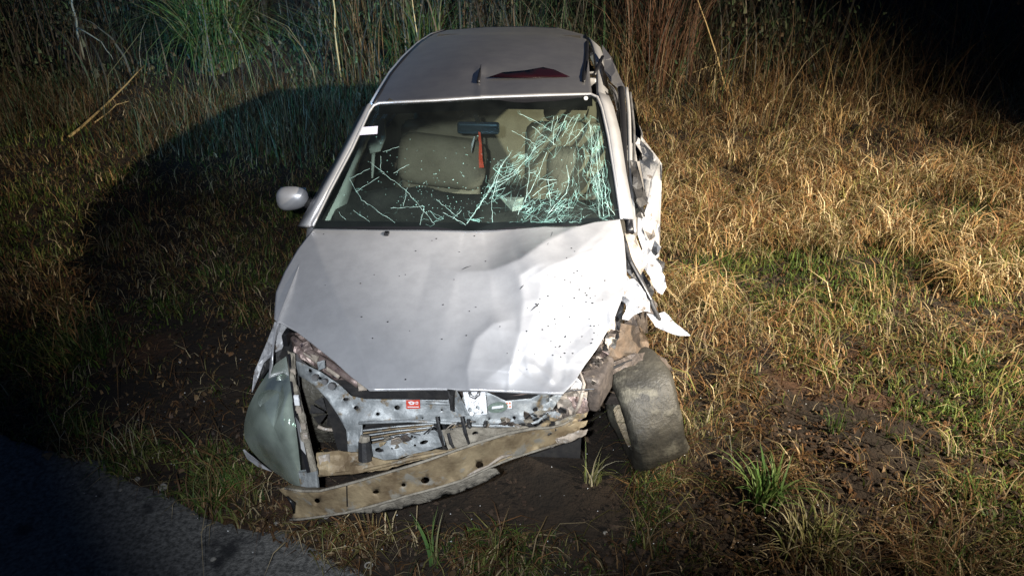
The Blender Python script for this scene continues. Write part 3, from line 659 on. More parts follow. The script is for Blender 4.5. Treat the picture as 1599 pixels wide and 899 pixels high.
# dark red reflection, painted as a patch on the roof skin
def reflection_skin(x, y): return Rs(x, y)+.004
o = plate('painted_red_reflection', [(762,121,0),(785,113,0),(820,110,0),(848,105,0),(866,109,0),(890,120,0),(830,121.5,0)], mat('red_reflection_paint', (.014,.002,.004), (.01,.002,.003), 6, .35), roof, surf=reflection_skin, amp=0, step=7, th=.001, smooth=True)

# ---- pillars and the glasshouse
def quadstrip(name, A, Bp, m, th=.02, parent=car, smooth=True):
    V = []; F = []
    for i, (a, c) in enumerate(zip(A, Bp)):
        V += [a, c]
        if i: k = 2*i; F.append((k-2, k-1, k+1, k))
    return mesh(name, V, F, m, parent, solid=th, smooth=smooth)
wl = [on(x, y, Ws) for x, y in [(486,354),(515,298),(550,232),(582,165)]]
quadstrip('front_pillar', wl, [p+np.array([-.05-.02*(3-i)/3, .05, -.035]) for i, p in enumerate(wl)], 'silver')
wr = [on(x, y, Ws) for x, y in [(970,342),(957,270),(948,205),(938,165),(931,148)]]
quadstrip('front_pillar', [p+np.array([.055, .05, -.03]) for p in wr], wr, 'silver')
def side_edge(s):     # roof edge from front corner to rear
    return [np.array([s*(.565+.02*math.sin(math.pi*k/12)), 1.82+k/12*1.95, Rs(.57, 1.82+k/12*1.95)]) for k in range(13)]
for s in (-1, 1):
    E = side_edge(s); E = [on(p[0], p[1], Rs) for p in rl] if s < 0 else E
    quadstrip('cant_rail', E if s < 0 else [p+np.array([.05+.02*k/12, 0, -.055]) for k, p in enumerate(E)], [p+np.array([-.03, .02, -.06]) for p in E] if s < 0 else E, 'silver')
    def bar(y0, z0, x0, y1, z1, x1, wd, nm, m_='silver'):
        bb = B(); bb.add([(s*x0, y0, z0), (s*x0, y0+wd, z0), (s*x1, y1+wd, z1), (s*x1, y1, z1)], [(0, 1, 2, 3)]); return bb.out(nm, m_, car, solid=.03)
    bar(2.30, .93, .80, 2.38, 1.34, .58 if s < 0 else .615, .08, 'door_pillar', 'rubber')
    bar(3.50, .93, .78, 3.35, 1.30, .51 if s < 0 else .60, .25, 'rear_pillar')
    b = B(); b.add([(s*.79, 1.25, .95), (s*.79, 2.3, .95), (s*.58, 2.38, 1.33), (s*.585, 1.95, 1.33)], [(0, 1, 2, 3)])
    b.out('door_window', 'sideglass', car)  # on the right, a pane added to cut lamp light on the seat
    b = B(); b.add([(s*.79, 2.38, .95), (s*.79, 3.5, .95), (s*(.51 if s < 0 else .60), 3.35, 1.30), (s*.58, 2.46, 1.34)], [(0, 1, 2, 3)]); b.out('door_window', 'sideglass', car)
b = B(); b.add([(-.48, 3.80, 1.28), (.52, 3.80, 1.28), (.68, 4.12, .95), (-.68, 4.12, .95)], [(0, 1, 2, 3)]); b.out('rear_window', 'sideglass', car)
V, F = grid(lambda u, v: ((u-.5)*1.5*(1-.04*math.cos(math.pi*v)), 4.12+.06*math.sin(math.pi*v)-.25*abs(u-.5)**3, .95-.65*v), 24, 12); mesh('tailgate', V, F, 'silver', car, smooth=True, solid=.02)
b = B(); b.add([(-.44, 3.72, 1.31), (.50, 3.72, 1.31), (.52, 3.80, 1.28), (-.48, 3.80, 1.28)], [(0, 1, 2, 3)]); b.out('tailgate_top', 'silver', car, solid=.02)
# ---- flanks
def flank(s, y0, y1, name, bul=0., m_='silver', cr_=0.):
    ny = int((y1-y0)/.035)+1; nz = 16; V = []; keep = {}
    for j in range(ny+1):
        y = y0+(y1-y0)*j/ny; top = min(Hs(.75, y)-.02, .95) if y < 1.15 else .95
        for k in range(nz+1):
            t = k/nz; z = .20+(top-.20)*t; wx = (.80 if y > 1.2 else .745)+.05*math.sin(math.pi*min(1, t*1.05))**.7
            if y < .6: wx -= .22*((.6-y)/.6)**2
            if y > 3.6: wx -= .14*((y-3.6)/.55)**2
            wx += bul*math.sin(math.pi*(y-y0)/(y1-y0))+cr_*noise.noise((y*4, z*5, 3))
            V.append((s*wx, y, z))
    F = []
    for j in range(ny):
        for k in range(nz):
            yc = y0+(y1-y0)*(j+.5)/ny; zc = sum(V[i][2] for i in (j*(nz+1)+k, (j+1)*(nz+1)+k+1))/2
            if min(math.hypot(yc-.85, zc-.31), math.hypot(yc-3.47, zc-.31)) < .345: continue
            a = j*(nz+1)+k; f = (a, a+nz+1, a+nz+2, a+1); F.append(f if s < 0 else f[::-1])
    return mesh(name, V, F, m_, car, smooth=True, solid=.006)
flank(-1, .36, 1.18, 'front_wing'); dl = flank(-1, 1.19, 2.32, 'front_door'); flank(-1, 2.33, 3.2, 'rear_door'); flank(-1, 3.21, 4.12, 'rear_quarter_panel')
flank(1, 2.33, 3.2, 'rear_door', .10, cr_=.05); flank(1, 3.21, 4.12, 'rear_quarter_panel')
b = B(); b.box((-.868, 2.18, .80), (.025, .16, .03)); b.out('door_handle', 'silver', dl, bevel=.008)
# dark floor, bulkhead and inner sides keep the lamp light out from underneath
b = B(); b.box((0, 2.6, .22), (1.5, 3.0, .06)); b.box((0, 1.13, .62), (1.42, .04, .62)); b.box((-.755, 2.7, .58), (.02, 3.0, .68)); b.box((.755, 3.05, .58), (.02, 2.2, .68)); b.out('floor_pan', 'dash', car)
# ---- wheels
def wheel(name, c, rx, steer, camber=0., R_=.315, w_=.20):
    prof = [(.19, -.085), (.235, -.098), (.285, -.097), (.306, -.082), (.314, -.05), (.316, 0), (.314, .05), (.306, .082), (.285, .097), (.235, .098), (.19, .085)]
    n = 56; V = []; F = []
    for k in range(n):
        q = 2*math.pi*k/n
        for (r, x) in prof:
            rr = r
            V.append((x*w_/.2, rr*math.cos(q), rr*math.sin(q)))
    m_ = len(prof)
    for k in range(n):
        for i in range(m_-1): F.append((k*m_+i, ((k+1) % n)*m_+i, ((k+1) % n)*m_+i+1, k*m_+i+1))
    # tread blocks and grooves
    TB = B()
    for k in range(n*1):
        q = 2*math.pi*(k+.5)/n
        for xx, ww, dq in ((-.065, .030, 0), (-.027, .030, .03), (.027, .030, -.03), (.065, .030, 0)):
            Rm = Matrix.Rotation(q+dq, 3, 'X'); c_ = Rm@Vector((xx*w_/.2, .3165, 0)); TB.box(c_, (ww*w_/.2*1.1, .005, .031), Rm)
    Rt = Matrix.Rotation(steer, 3, 'Z')@Matrix.Rotation(camber, 3, 'Y')
    def tf(vv):
        r_ = [Vector(c)+Rt@(Vector(v)*(R_/.316)) for v in vv]
        if c[0] > .75:
            r_ = [p+Vector((.03*noise.noise(p*5), .02*noise.noise(p*6+Vector((4, 0, 0))), .02*noise.noise(p*5+Vector((0, 7, 0))))) for p in r_]
        return r_
    ty = mesh(name, tf(V), F, 'tyre', car, smooth=True); (mesh('tread', tf(TB.V), TB.F, 'tyre', ty, kind='stuff') if c[0] < .75 else None)
    V = []; F = []; rp = [(.195, -.08), (.18, -.07), (.17, .0), (.15, .05), (.09, .055), (.05, .075), (0.001, .075)]
    sg = 1 if c[0] > 0 else -1
    for k in range(32):
        q = 2*math.pi*k/32
        for r, x in rp: V.append((sg*x, r*math.cos(q), r*math.sin(q)))
    for k in range(32):
        for i in range(len(rp)-1):
            if i == 3 and k % 4 == 1: continue
            F.append((k*7+i, ((k+1) % 32)*7+i, ((k+1) % 32)*7+i+1, k*7+i+1))
    mesh('rim', tf(V), F, 'dark' if c[0] > .75 else 'rim', ty, solid=.006)
    return ty
fw = wheel('wheel', (.785, .745, .262), .0, rad(17), rad(-14), .262, .31); fw['label'] = 'dusty front wheel knocked askew with its tread to the front'
wheel('wheel', (-.66, .87, .30), .0, 0); wheel('wheel', (-.74, 3.47, .30), 0, 0); wheel('wheel', (.74, 3.47, .30), 0, 0)

# ---- door mirror
bm = bmesh.new(); bmesh.ops.create_uvsphere(bm, u_segments=24, v_segments=14, radius=1)
mc = Vector(at(457, 309, y=1.44))
for v in bm.verts:
    x, y, z = v.co; x = math.copysign(abs(x)**.75, x); z = math.copysign(abs(z)**.8, z); y = math.copysign(abs(y)**.9, y)
    v.co = mc+Vector((x*.082*(1 if x < 0 else 1.0), y*.055 if y < 0 else y*.02, z*(.060-.008*x)+.008*x))
me = bpy.data.meshes.new('door_mirror'); bm.to_mesh(me); bm.free(); me.materials.append(M['silver']); me.polygons.foreach_set('use_smooth', [True]*len(me.polygons))
dm = bpy.data.objects.new('door_mirror', me); COL.objects.link(dm); dm.parent = car; dm.matrix_parent_inverse = Matrix.Translation(-car.location)
b = B(); b.box(mc+Vector((0, .028, 0)), (.13, .006, .09)); b.out('mirror_glass', 'mirror', dm)
b = B(); b.tube([mc+Vector((.06, .0, -.025)), mc+Vector((.12, .01, -.03)), Vector((-.79, mc.y+.02, .93))], [.03, .024, .03], 8); b.out('mirror_arm', 'dark', dm, smooth=True)

# ---- cabin
def rbox(name, c, d, m_, parent=car, rot=None, bev=.04):
    b = B(); b.box(c, d, rot); o = b.out(name, m_, parent, smooth=True, bevel=bev); return o
RX = lambda a: Matrix.Rotation(rad(a), 3, 'X')
for s in (-1, 1):
    x0 = -.33 if s < 0 else .42
    c = rbox('seat', (x0, 2.05, .47), (.50, .52, .18), 'seat', bev=.06)
    rbox('seat_back', (x0, 2.32, .80), (.48, .16, .60), 'seat', c, RX(-14), .07)
    rbox('headrest', (x0, 2.44, 1.17), (.27, .11, .18), 'seat', c, RX(-10), .05)
rbox('rear_seat', (0, 3.15, .72), (1.28, .2, .62), 'seat', rot=RX(-18), bev=.07)
rbox('airbag', at(888, 268, y=1.85), (.24, .16, .28), 'seat', bev=.09)
rbox('seat_top', at(690, 252, y=2.02), (.50, .18, .29), 'seat', rot=RX(-12)@Matrix.Rotation(.10, 3, 'Y'), bev=.085)
# dashboard: long moulded sheet under the screen with a hump for the dials
def dash(u, v):
    x = (u-.5)*1.40; y = 1.16+.50*v; z = .925+.035*math.sin(v*2.2)-.22*max(0, v-.75)**1.2*4*.25
    z += .045*math.exp(-((x+.38)/.19)**4)*math.exp(-((v-.62)/.2)**2)-.02*math.exp(-((x-.4)/.22)**4)*(v > .4)
    return (x, y, z-.25*max(0, v-.8))
V, F = grid(dash, 60, 24); mesh('dashboard', V, F, 'dash', car, smooth=True, solid=.02)
plate('loose_card', [(780,308,1.35),(818,308,1.40),(815,327,1.25),(800,330,1.2)], 'trim', car, amp=.002, th=.002)
b = B(); c = Vector((-.36, 1.70, .73)); Rw = RX(58)
b.tube([c+Rw@Vector((.18*math.cos(t), .18*math.sin(t), 0)) for t in np.linspace(0, 2*math.pi, 33)], .015, 8); b.tube([c+Rw@Vector((-.17, 0, -.01)), c, c+Rw@Vector((.17, 0, -.01))], .02, 8); b.tube([c, c+Vector((0, -.2, -.18))], .035, 8)
b.out('steering_wheel', 'dash', car, smooth=True)
quadstrip('inner_pillar_trim', [at(*p) if False else at(p[0], p[1], y=p[2]) for p in [(508,344,1.25),(530,300,1.40),(556,245,1.62),(575,198,1.80)]],
          [at(p[0], p[1], y=p[2]) for p in [(534,342,1.30),(548,300,1.46),(563,250,1.68),(588,190,1.86)]], 'trim', .01)
plate('sun_visor', [(574,192,1.95),(600,186,1.95),(602,215,1.9),(593,236,1.86),(578,240,1.86),(572,214,1.9)], 'trim', car, amp=.004, th=.02, smooth=True)
b = B(); b.tube([at(583, 236, y=1.9), at(582, 262, y=1.88), at(581, 278, y=1.86)], [.012, .010, .006], 6, .5); b.out('seat_belt', 'trim', car, smooth=True)
b = B(); b.tube([at(741, 213, y=1.72), at(738, 224, y=1.72), at(736, 238, y=1.72)], [.006, .012, .005], 8, .5); b.out('white_streak', 'white', car, smooth=True)  # small white tapered streak below the rear view mirror
b = B(); b.box((0, 2.75, 1.335), (1.04, 1.9, .02)); b.out('headliner', 'dash', car)
mq = Vector(at(747, 200, y=1.70)); b = B(); b.box(mq, (.215, .035, .062)); rv = b.out('rear_view_mirror', 'mirror', car, bevel=.014)
b = B(); b.tube([mq+Vector((0, .0, .03)), mq+Vector((-.01, -.02, .075))], .012, 8); b.out('mirror_stem', 'dark', rv)
b = B(); pts = [at(748.5, 206, y=1.665), at(750, 225, y=1.665), at(750.5, 245, y=1.665), at(752, 262, y=1.665)]
for k, p in enumerate(pts): pts[k] = np.array(p)
V = []; F = []
o0 = pts[0].copy()
for k in range(13):
    p = lin([tuple(q) for q in pts], k/12); wd = .0055+.0035*(k/12)**1.5*2; tw = .25*math.sin(k*.9)
    V += [p-o0+np.array([-wd, tw*.01, 0]), p-o0+np.array([wd, -tw*.01, 0])]
    if k: F.append((2*k-2, 2*k-1, 2*k+1, 2*k))
o = mesh('red_ribbon', V, F, 'red', solid=.0015); o.location = o0; tag(o, 'narrow bright red ribbon hanging from the rear view mirror', 'ribbon')

# ---- front end
# dark core behind the panel: engine lumps, radiator, fan
b = B(); b.box((0, .80, .45), (1.0, .55, .34)); b.box((.05, .38, .42), (.9, .04, .26)); b.out('engine_bay_core', 'dark', car)
for k, (x, y, z, a, c_, d) in enumerate([(-.52, .62, .62, .18, .22, .14), (-.42, .48, .60, .12, .1, .12), (.15, .55, .64, .5, .3, .10), (.48, .52, .58, .2, .25, .16), (-.12, .50, .63, .2, .2, .09), (.5, .75, .5, .15, .2, .2)]):
    rbox('engine_block', (x, y, z), (a, c_, d), 'engine', rot=Matrix.Rotation(k*.4, 3, 'Z'), bev=.02)
radi = plate('radiator', [(500,600,.34),(860,600,.34),(872,652,.34),(700,690,.34),(530,712,.34)], 'dark', car, amp=.002, th=.03, step=20)
# fan in the open headlight bay
fc = at(512, 645, y=.36); b = B()
b.tube([fc+np.array([.085*math.cos(t), 0, .085*math.sin(t)]) for t in np.linspace(-2.2, 1.3, 15)], .008, 6); fan = b.out('fan_shroud', 'beige', car, smooth=True)
for k in range(7):
    q = k*2*math.pi/7; b = B(); d1 = np.array([math.cos(q), 0, math.sin(q)]); d2 = np.array([math.cos(q+.5), .0, math.sin(q+.5)])
    b.add([fc+d1*.015, fc+d1*.075+np.array([0, .012, 0]), fc+d2*.075, fc+d2*.015], [(0, 1, 2, 3)]); b.out('fan_blade', 'dark', fan, solid=.003)
# slam panel with its holes
slam = plate('slam_panel', [(457,560,.46),(470,566,.42),(500,580,.36),(530,600,.30),(548,618,.25),(570,623,.22),(640,624,.20),(720,625,.20),(728,612,.21),(760,612,.21),(790,626,.20),(830,622,.23),(850,612,.26),(862,608,.30),(858,628,.26),(840,652,.22),(815,661,.19),(740,662,.17),(640,658,.17),(580,658,.17),(562,664,.17),(563,690,.17),(545,694,.18),(541,672,.18),(528,648,.20),(510,622,.24),(490,600,.30),(466,586,.40)],
  'carrier', car, holes=[(484,578,3.2,3,0),(521,602,5,4,0),(500,590,2.2,2,0),(540,623,4.5,2.6,0),(556,636,4,3,0),(590,646,3.2,2.6,0),(620,636,4.5,3.6,0),(803,652,2.8,2.8,0),(836,639,4.5,3.2,-.3),(764,654,1.5,1.5,0),(660,653,1.3,1.3,0),(690,640,1.5,1.5,0)], step=8, amp=.0015, freq=6, th=.004, smooth=True)
b = B()
for (x, y, dp, r) in [(519,601,.27,.014),(493,588,.31,.013),(508,594,.29,.011)]:
    q = at(x, y, y=dp-.012); b.tube([q, q+np.array([0, -.015, .004])], r, 10)
b.out('bolt_heads', 'rim', slam)
b = B(); b.tube([at(x, y, y=d) for x, y, d in [(560,660,.155),(640,657,.15),(700,660,.15),(745,664,.15),(815,665,.16),(840,658,.18),(860,640,.22),(886,600,.30)]], .006, 6); b.out('slam_panel_lip', 'carrier', slam, smooth=True)
b = B(); b.tube([at(x, y, y=d) for x, y, d in [(665,628,.18),(700,630,.18)]], [.007, .006], 6); b.out('pressed_rib', 'carrier', slam, smooth=True)
plate('warning_sticker', [(634,624.5,.178),(655.5,624,.178),(656,637.5,.178),(634.5,638,.178)], 'redlab', slam, step=0, amp=0, th=.001)
plate('sticker_print', [(637,627.5,.176),(642,626,.176),(648,628,.176),(646,631.5,.176),(640,631.5,.176)], 'white', slam, step=0, amp=0, th=.001, holes=[(642.5,629,1.8,1,0)])
plate('sticker_print', [(636.5,634.5,.176),(654,634.5,.176),(654,635.7,.176),(636.5,635.7,.176)], 'white', slam, step=0, amp=0, th=.001)
plate('sticker_print', [(649,627,.176),(653,627,.176),(653,631,.176),(649,631,.176)], 'white', slam, step=0, amp=0, th=.001, holes=[(651,629,1.2,1.2,0)])
plate('latch_bracket', [(700,607,.22),(712,609,.20),(722,626,.15),(733,648,.14),(706,652,.15),(700,630,.17)], 'carrier', car, amp=.006, step=6, th=.004)
plate('latch_bracket_side', [(698,607,.20),(709,609,.17),(709,643,.13),(703,640,.14)], 'dark', car, amp=.003, step=7, th=.004)
lt = plate('latch_plate', [(723,612,.17),(758,612,.17),(761,646,.145),(735,648,.14),(728,640,.145)], 'white', car, holes=[(734,640,3,4,0),(746,636,3,3.5,0),(753,644,2.2,2,0),(742,645,2,2,0)], step=6, amp=.005, th=.003)
b = B(); b.tube([at(x, y, y=d) for x, y, d in [(733,612,.15),(735,618,.14),(741,621,.14),(747,616,.14),(748,610,.15)]], .006, 6); b.out('latch_hook', 'rim', lt, smooth=True)
b = B(); [b.tube([at(x, y, y=.135), at(x+.5, y+.5, y=.125)], .008, 8) for x, y in [(738,630),(744,628),(749,641),(736,645),(743,640)]]; b.out('latch_rivets', 'rim', lt)
plate('oval_plate', [(x, y, .165) for x, y in ell(777, 636, 16, 8, -.15, 16)], 'greenish', slam, step=6, amp=.002, th=.003, holes=[(777,636,9,3,-.15)])
plate('oval_plate_bar', [(768,635,.16),(786,632.5,.16),(786,636,.16),(768,638.5,.16)], 'white', slam, step=0, amp=0, th=.002)
pl = plate('printed_label', [(789,626.5,.178),(799,626,.178),(799.5,637.5,.178),(789.5,638,.178)], 'white', slam, step=0, amp=0, th=.001)
for (x, y) in [(791.5,629.5),(796,629.3),(791.8,634.8),(796.3,634.6)]: disc(x, y, 1.5, 1.4, .176, 'label_print', 'orange', pl, .001, 8)
# condenser fins
cd = plate('condenser', [(563,672,.22),(690,658,.22),(700,672,.22),(565,700,.22)], 'dark', car, amp=0, th=.02, step=0)
for k in range(6):
    y0, y1 = 672+k*4.3, 660+k*2.8; b = B(); b.tube([at(564+k, y0, y=.185), at(620, (y0+y1)/2-.5, y=.18), at(678-k, y1+1, y=.185)], .0032, 5); b.out('condenser_fin', 'rust' if k % 2 else 'carrier', cd)
# broken grille carrier under it
plate('grille_bracket', [(580,693,.12),(620,684,.11),(640,678,.11),(668,672,.11),(690,672,.10),(695,695,.09),(665,704,.09),(640,709,.09),(620,716,.08),(600,718,.09),(582,712,.10)], 'carrier', car,
      holes=[(590,702,5.5,3.6,-.2),(662,690,7,3,-.3),(648,695,2,2,0),(612,700,1.6,1.6,0)], step=7, amp=.006, th=.004)
plate('grille_bracket', [(690,672,.10),(712,668,.10),(745,667,.11),(790,668,.13),(830,664,.16),(826,672,.15),(800,677,.13),(770,684,.11),(735,696,.09),(700,702,.09)], 'mud', car, step=7, amp=.008, th=.004, holes=[(742,676,5,3,-.2)])
for x0, y0, x1, y1 in [(682,650,694,702),(700,676,709,700),(721,650,733,695),(731,655,734,668),(758,658,757,664)]:
    b = B(); q0, q1 = at(x0, y0, y=.10), at(x1, y1, y=.065); b.tube([q0, (q0+q1)/2+np.array([0, -.012, 0]), q1], [.006, .007, .004], 6); b.out('broken_rib', 'dark', car)
b = B(); b.tube([at(x, y, y=d) for x, y, d in [(497,742,.05),(560,736,.04),(620,722,.03),(640,716,.03),(680,708,.04),(740,696,.05),(790,680,.08),(835,672,.12),(870,650,.2)]], [.006,.007,.006,.008,.006,.006,.008,.009,.012], 6)
b.out('wire_edge', 'rust', car, smooth=True)
plate('lower_panel', [(494,707,.10),(530,704,.10),(562,707,.10),(600,719,.07),(622,718,.06),(640,710,.06),(680,702,.06),(700,702,.06),(712,698,.07),(700,706,.05),(640,722,.04),(600,733,.03),(560,738,.03),(512,742,.04),(498,740,.05)], 'rust', car, step=8, amp=.007, th=.004, edge=2.5)
plate('lower_panel', [(497,712,.08),(514,708,.08),(516,739,.05),(500,742,.05)], 'beige', car, step=8, amp=.004, th=.004)
plate('lower_strut', [(540,665,.19),(565,660,.17),(566,705,.14),(543,705,.15)], 'carrier', car, step=8, amp=.006, th=.006)
b = B(); q0, q1 = at(569, 688, y=.09), at(571, 717, y=.07); b.tube([q0, q1], [.022, .028], 10); b.out('rubber_buffer', 'dark', car)
b = B(); b.tube([at(570, 680, y=.10), at(569, 690, y=.09)], [.018, .022], 8); b.out('buffer_cap', 'mud', car)
# bumper beam: bent box section with holes
topl = [(436,764,.01),(445,762,.01),(470,766,-.01),(500,766,-.03),(540,756,-.04),(600,739,-.045),(650,724,-.045),(700,707,-.03),(745,691,.0),(790,677,.04),(830,669,.09),(862,667,.13),(880,662,.17),(905,648,.23)]
botl = [(453,811,.03),(470,810,.02),(500,806,-.0),(540,800,-.02),(580,790,-.03),(630,775,-.03),(680,762,-.02),(720,750,.0),(760,731,.03),(800,715,.07),(845,701,.12),(880,690,.17),(906,676,.22)]
beam = plate('bumper_beam', topl+[(905,662,.23)]+botl[::-1]+[(460,800,.02),(458,788,.03),(446,776,.03)], 'rust', car, holes=[(587,768,5.2,3.2,-.15),(630,757,3.6,3,0),(664,750,7,5.2,-.25),(749,726,6,5.5,-.1),(495,782,4.6,4.2,0)], step=7, amp=.0045, freq=8, th=.005, smooth=True)
plate('beam_flange', [(545,801,-.02),(580,789,-.03),(630,774,-.03),(680,761,-.02),(720,749,.0),(760,731,.03),(775,732,.05),(782,740,.06),(735,762,.04),(700,775,.03),(650,788,.02),(610,798,.01),(575,801,.0)], 'mud', beam, step=8, amp=.006, th=.005, edge=1.5, smooth=True)
V, F = [], []
for (x, y, d) in topl: V += [at(x, y, y=d+.001), at(x, y, y=d)+np.array([0, .06, -.045])]
F = [(2*i, 2*i+1, 2*i+3, 2*i+2) for i in range(len(topl)-1)]; mesh('beam_top', V, F, 'rust', beam, solid=.004)
b = B(); b.tube([at(541.5, 757, y=-.047), at(542, 790, y=-.035)], .0022, 5); b.out('beam_slit', 'rubber', beam)
b = B(); b.tube([at(730,742,y=-.005), at(745,734,y=.01), at(762,727,y=.025), at(783,713,y=.05), at(800,709,y=.065)], [.003,.006,.004,.007,.003], 6); b.out('beam_torn_lip', 'beige', beam, smooth=True)
b = B(); b.tube([at(448,775,y=-.0), at(458,786,y=-.01), at(459,800,y=-.0)], [.004,.009,.004], 6); b.out('beam_end_slot', 'rubber', beam, smooth=True)
for j, (y0, dd) in enumerate([(640, .20), (655, .17), (668, .15), (682, .14)]):      # folded stack at the crushed end
    plate('crush_fold', [(838+j*3,y0+10,dd),(870,y0+2,dd+.01),(900,y0-8,dd+.03),(918,y0-12,dd+.06),(915,y0-4,dd+.05),(885,y0+9,dd+.02),(850,y0+18,dd+.0)], ['beige', 'rust', 'rust', 'beige'][j], beam, step=6, amp=.016, freq=14, th=.004, edge=3, seed=j)
for nm_, L_ in (('beam_edge', topl[1:]), ('beam_edge', botl[:-1])):
    b = B(); b.tube([at(x, y, y=d-.004) for x, y, d in L_], [.004+.002*random.random() for _ in L_], 6); b.out(nm_, 'mud', beam, smooth=True)
for k in range(34):                                             # broken bits caught between beam and slam panel
    x = random.uniform(580, 880); t = (x-580)/300; y = 700-46*t+random.uniform(-16, 14); d = .09+.08*t; r_ = random.uniform(3, 9); a_ = random.uniform(0, 6.28)
    plate('broken_bit', [(x+r_*1.6*math.cos(a_+q)*random.uniform(.3, 1.1), y+r_*math.sin(a_+q)*random.uniform(.3, 1.0), d+random.uniform(-.02, .02)) for q in (0, 1.3, 2.6, 3.9, 5.1)], random.choice(['mud', 'rust', 'engine', 'dark', 'carrier', 'beige']), car, step=5, amp=.012, freq=15, th=.004, seed=k*1.3)
for k in range(9):
    x = random.uniform(600, 860); t = (x-580)/300; y = 690-46*t; b = B(); l_ = random.uniform(12, 40)
    b.tube([at(x, y, y=.08+.08*t), at(x+l_*.5, y-random.uniform(-4, 12), y=.06+.08*t), at(x+l_, y-random.uniform(0, 12), y=.09+.08*t)], .0025, 5); b.out('loose_wire', random.choice(['rubber', 'beige', 'rim']), car, smooth=True)
# crushed corner right of the slam panel
for j, (pts, m_) in enumerate([
  ([(862,592,.32),(900,585,.34),(910,600,.34),(905,612,.32),(880,608,.3),(866,604,.3)], 'torn'),
  ([(868,612,.28),(900,606,.28),(918,612,.30),(912,640,.27),(895,650,.24),(872,640,.24)], 'beige'),
  ([(860,640,.22),(885,634,.22),(890,652,.2),(868,660,.19)], 'engine'),
  ([(885,618,.24),(915,622,.26),(920,640,.25),(905,660,.22),(898,640,.22)], 'purple'),
  ([(848,655,.17),(862,640,.2),(868,672,.15),(856,680,.14)], 'dark'),
  ([(845,640,.19),(872,606,.26),(878,600,.28),(884,604,.28),(862,640,.21),(850,660,.17)], 'carrier')]):
    plate('crushed_bracket', pts, m_, car, step=5, amp=.02, freq=16, th=.004, edge=4, seed=j*3.)
b = B(); b.tube([at(870, 614, y=.24), at(895, 609, y=.22), at(928, 607, y=.2)], [.003, .003, .002], 5); b.out('bent_rod', 'rim', car)
b = B(); b.tube([at(895,650,y=.22), at(905,630,y=.22), at(912,600,y=.25), at(905,578,y=.3)], [.006,.008,.007,.004], 6); b.out('bent_bracket', 'beige', car, smooth=True)
# messy hoses and brackets showing in the gaps
def hose(pts, r, m_, nm='hose'):
    b = B(); P_ = [at(x, y, y=d) for x, y, d in pts]; Q = [lin([tuple(p) for p in P_], t) for t in np.linspace(0, 1, 12)]
    for _ in range(2): Q = [Q[0]]+[(Q[i-1]+2*Q[i]+Q[i+1])/4 for i in range(1, len(Q)-1)]+[Q[-1]]
    b.tube(Q, r, 8); b.out(nm, m_, car, smooth=True)
hose([(458,528,.56),(480,548,.5),(520,572,.42),(560,600,.34)], .016, 'purple'); hose([(470,545,.52),(500,568,.44),(530,588,.38)], .010, 'beige'); hose([(462,540,.55),(462,560,.48),(480,575,.42)], .012, 'rim', 'bracket_bar')
hose([(640,612,.4),(700,611,.42),(780,612,.40)], .020, 'dark'); hose([(780,617,.35),(830,612,.35),(850,606,.4)], .010, 'purple')
plate('inner_wing_plate', [(452,520,.62),(480,520,.6),(520,552,.5),(560,598,.40),(575,610,.36),(548,612,.36),(505,580,.42),(470,560,.48),(458,548,.52)], 'purple', car, step=6, amp=.03, freq=13, th=.003)
for j, pts in enumerate([[(556,590,.34),(568,596,.32),(573,609,.30),(560,610,.30)], [(468,536,.50),(482,532,.50),(488,545,.46),(474,550,.46)], [(495,565,.36),(506,562,.36),(507,574,.33),(497,578,.33)], [(484,552,.45),(498,556,.43),(494,566,.42)]]):
    plate('bracket_tab', pts, ['beige', 'purple', 'carrier', 'beige'][j], car, step=5, amp=.008, th=.004, seed=j)
# left wing edge beside the lamp
plate('wing_edge', [(429,502,.62),(446,506,.58),(450,520,.55),(440,545,.52),(430,550,.52),(412,566,.48),(403,590,.44),(393,612,.42),(397,580,.46),(412,545,.54)], 'torn', car, step=7, amp=.006, th=.004)
plate('lamp_recess', [(437,540,.56),(450,520,.56),(462,560,.5),(420,575,.5),(402,600,.46),(412,565,.52)], 'dark', car, step=8, amp=.01, th=.004)
# headlight
lo = [(447,556,.42),(432,566,.41),(418,582,.39),(402,606,.36),(388,634,.34),(381,660,.33),(381,682,.31),(390,700,.28),(404,716,.25),(425,734,.21),(450,752,.15),(470,764,.11),(470,740,.10),(466,700,.12),(461,660,.16),(455,610,.24)]
LO = np.array(lo); lc = LO[:, :2].mean(0)
hl = plate('headlight', [(449,556,.55),(428,574,.54),(390,634,.48),(386,682,.45),(408,716,.39),(470,762,.27),(490,758,.20),(488,735,.20),(468,640,.3),(457,562,.50)], 'dark', car, step=10, amp=0, th=.02)
V, F = [], []; n = 48; rn = 12
for j in range(rn+1):
    t = j/rn
    for k in range(n):
        p = lin([tuple(q) for q in lo+[lo[0]]], k/n); x = lc[0]+(p[0]-lc[0])*t; y = lc[1]+(p[1]-lc[1])*t
        dc = .245; dep = dc+(p[2]-dc)*t-.075*(1-t**2.2); V.append(at(x, y, y=dep))
F = [(j*n+k, j*n+(k+1) % n, (j+1)*n+(k+1) % n, (j+1)*n+k) for j in range(rn) for k in range(n)]
mesh('lens', V, F, 'lens', hl, smooth=True)
for (x, y, r, d) in [(430,622,.062,.30),(432,690,.050,.24),(452,655,.036,.22),(446,588,.03,.35)]:
    c = at(x, y, y=d); V, F = grid(lambda u, v: c+np.array([r*v*math.cos(6.2832*u), -.045*v*v+.02, r*v*math.sin(6.2832*u)]), 20, 6); mesh('reflector_bowl', V, F, mat('chrome_%d' % x, (.5,.55,.52), None, rough=.2, metal=.9), hl, smooth=True)
plate('lamp_lower_trim', [(466,737,.09),(493,732,.06),(497,763,.05),(470,768,.07)], 'carrier', hl, step=8, amp=.003, th=.01)
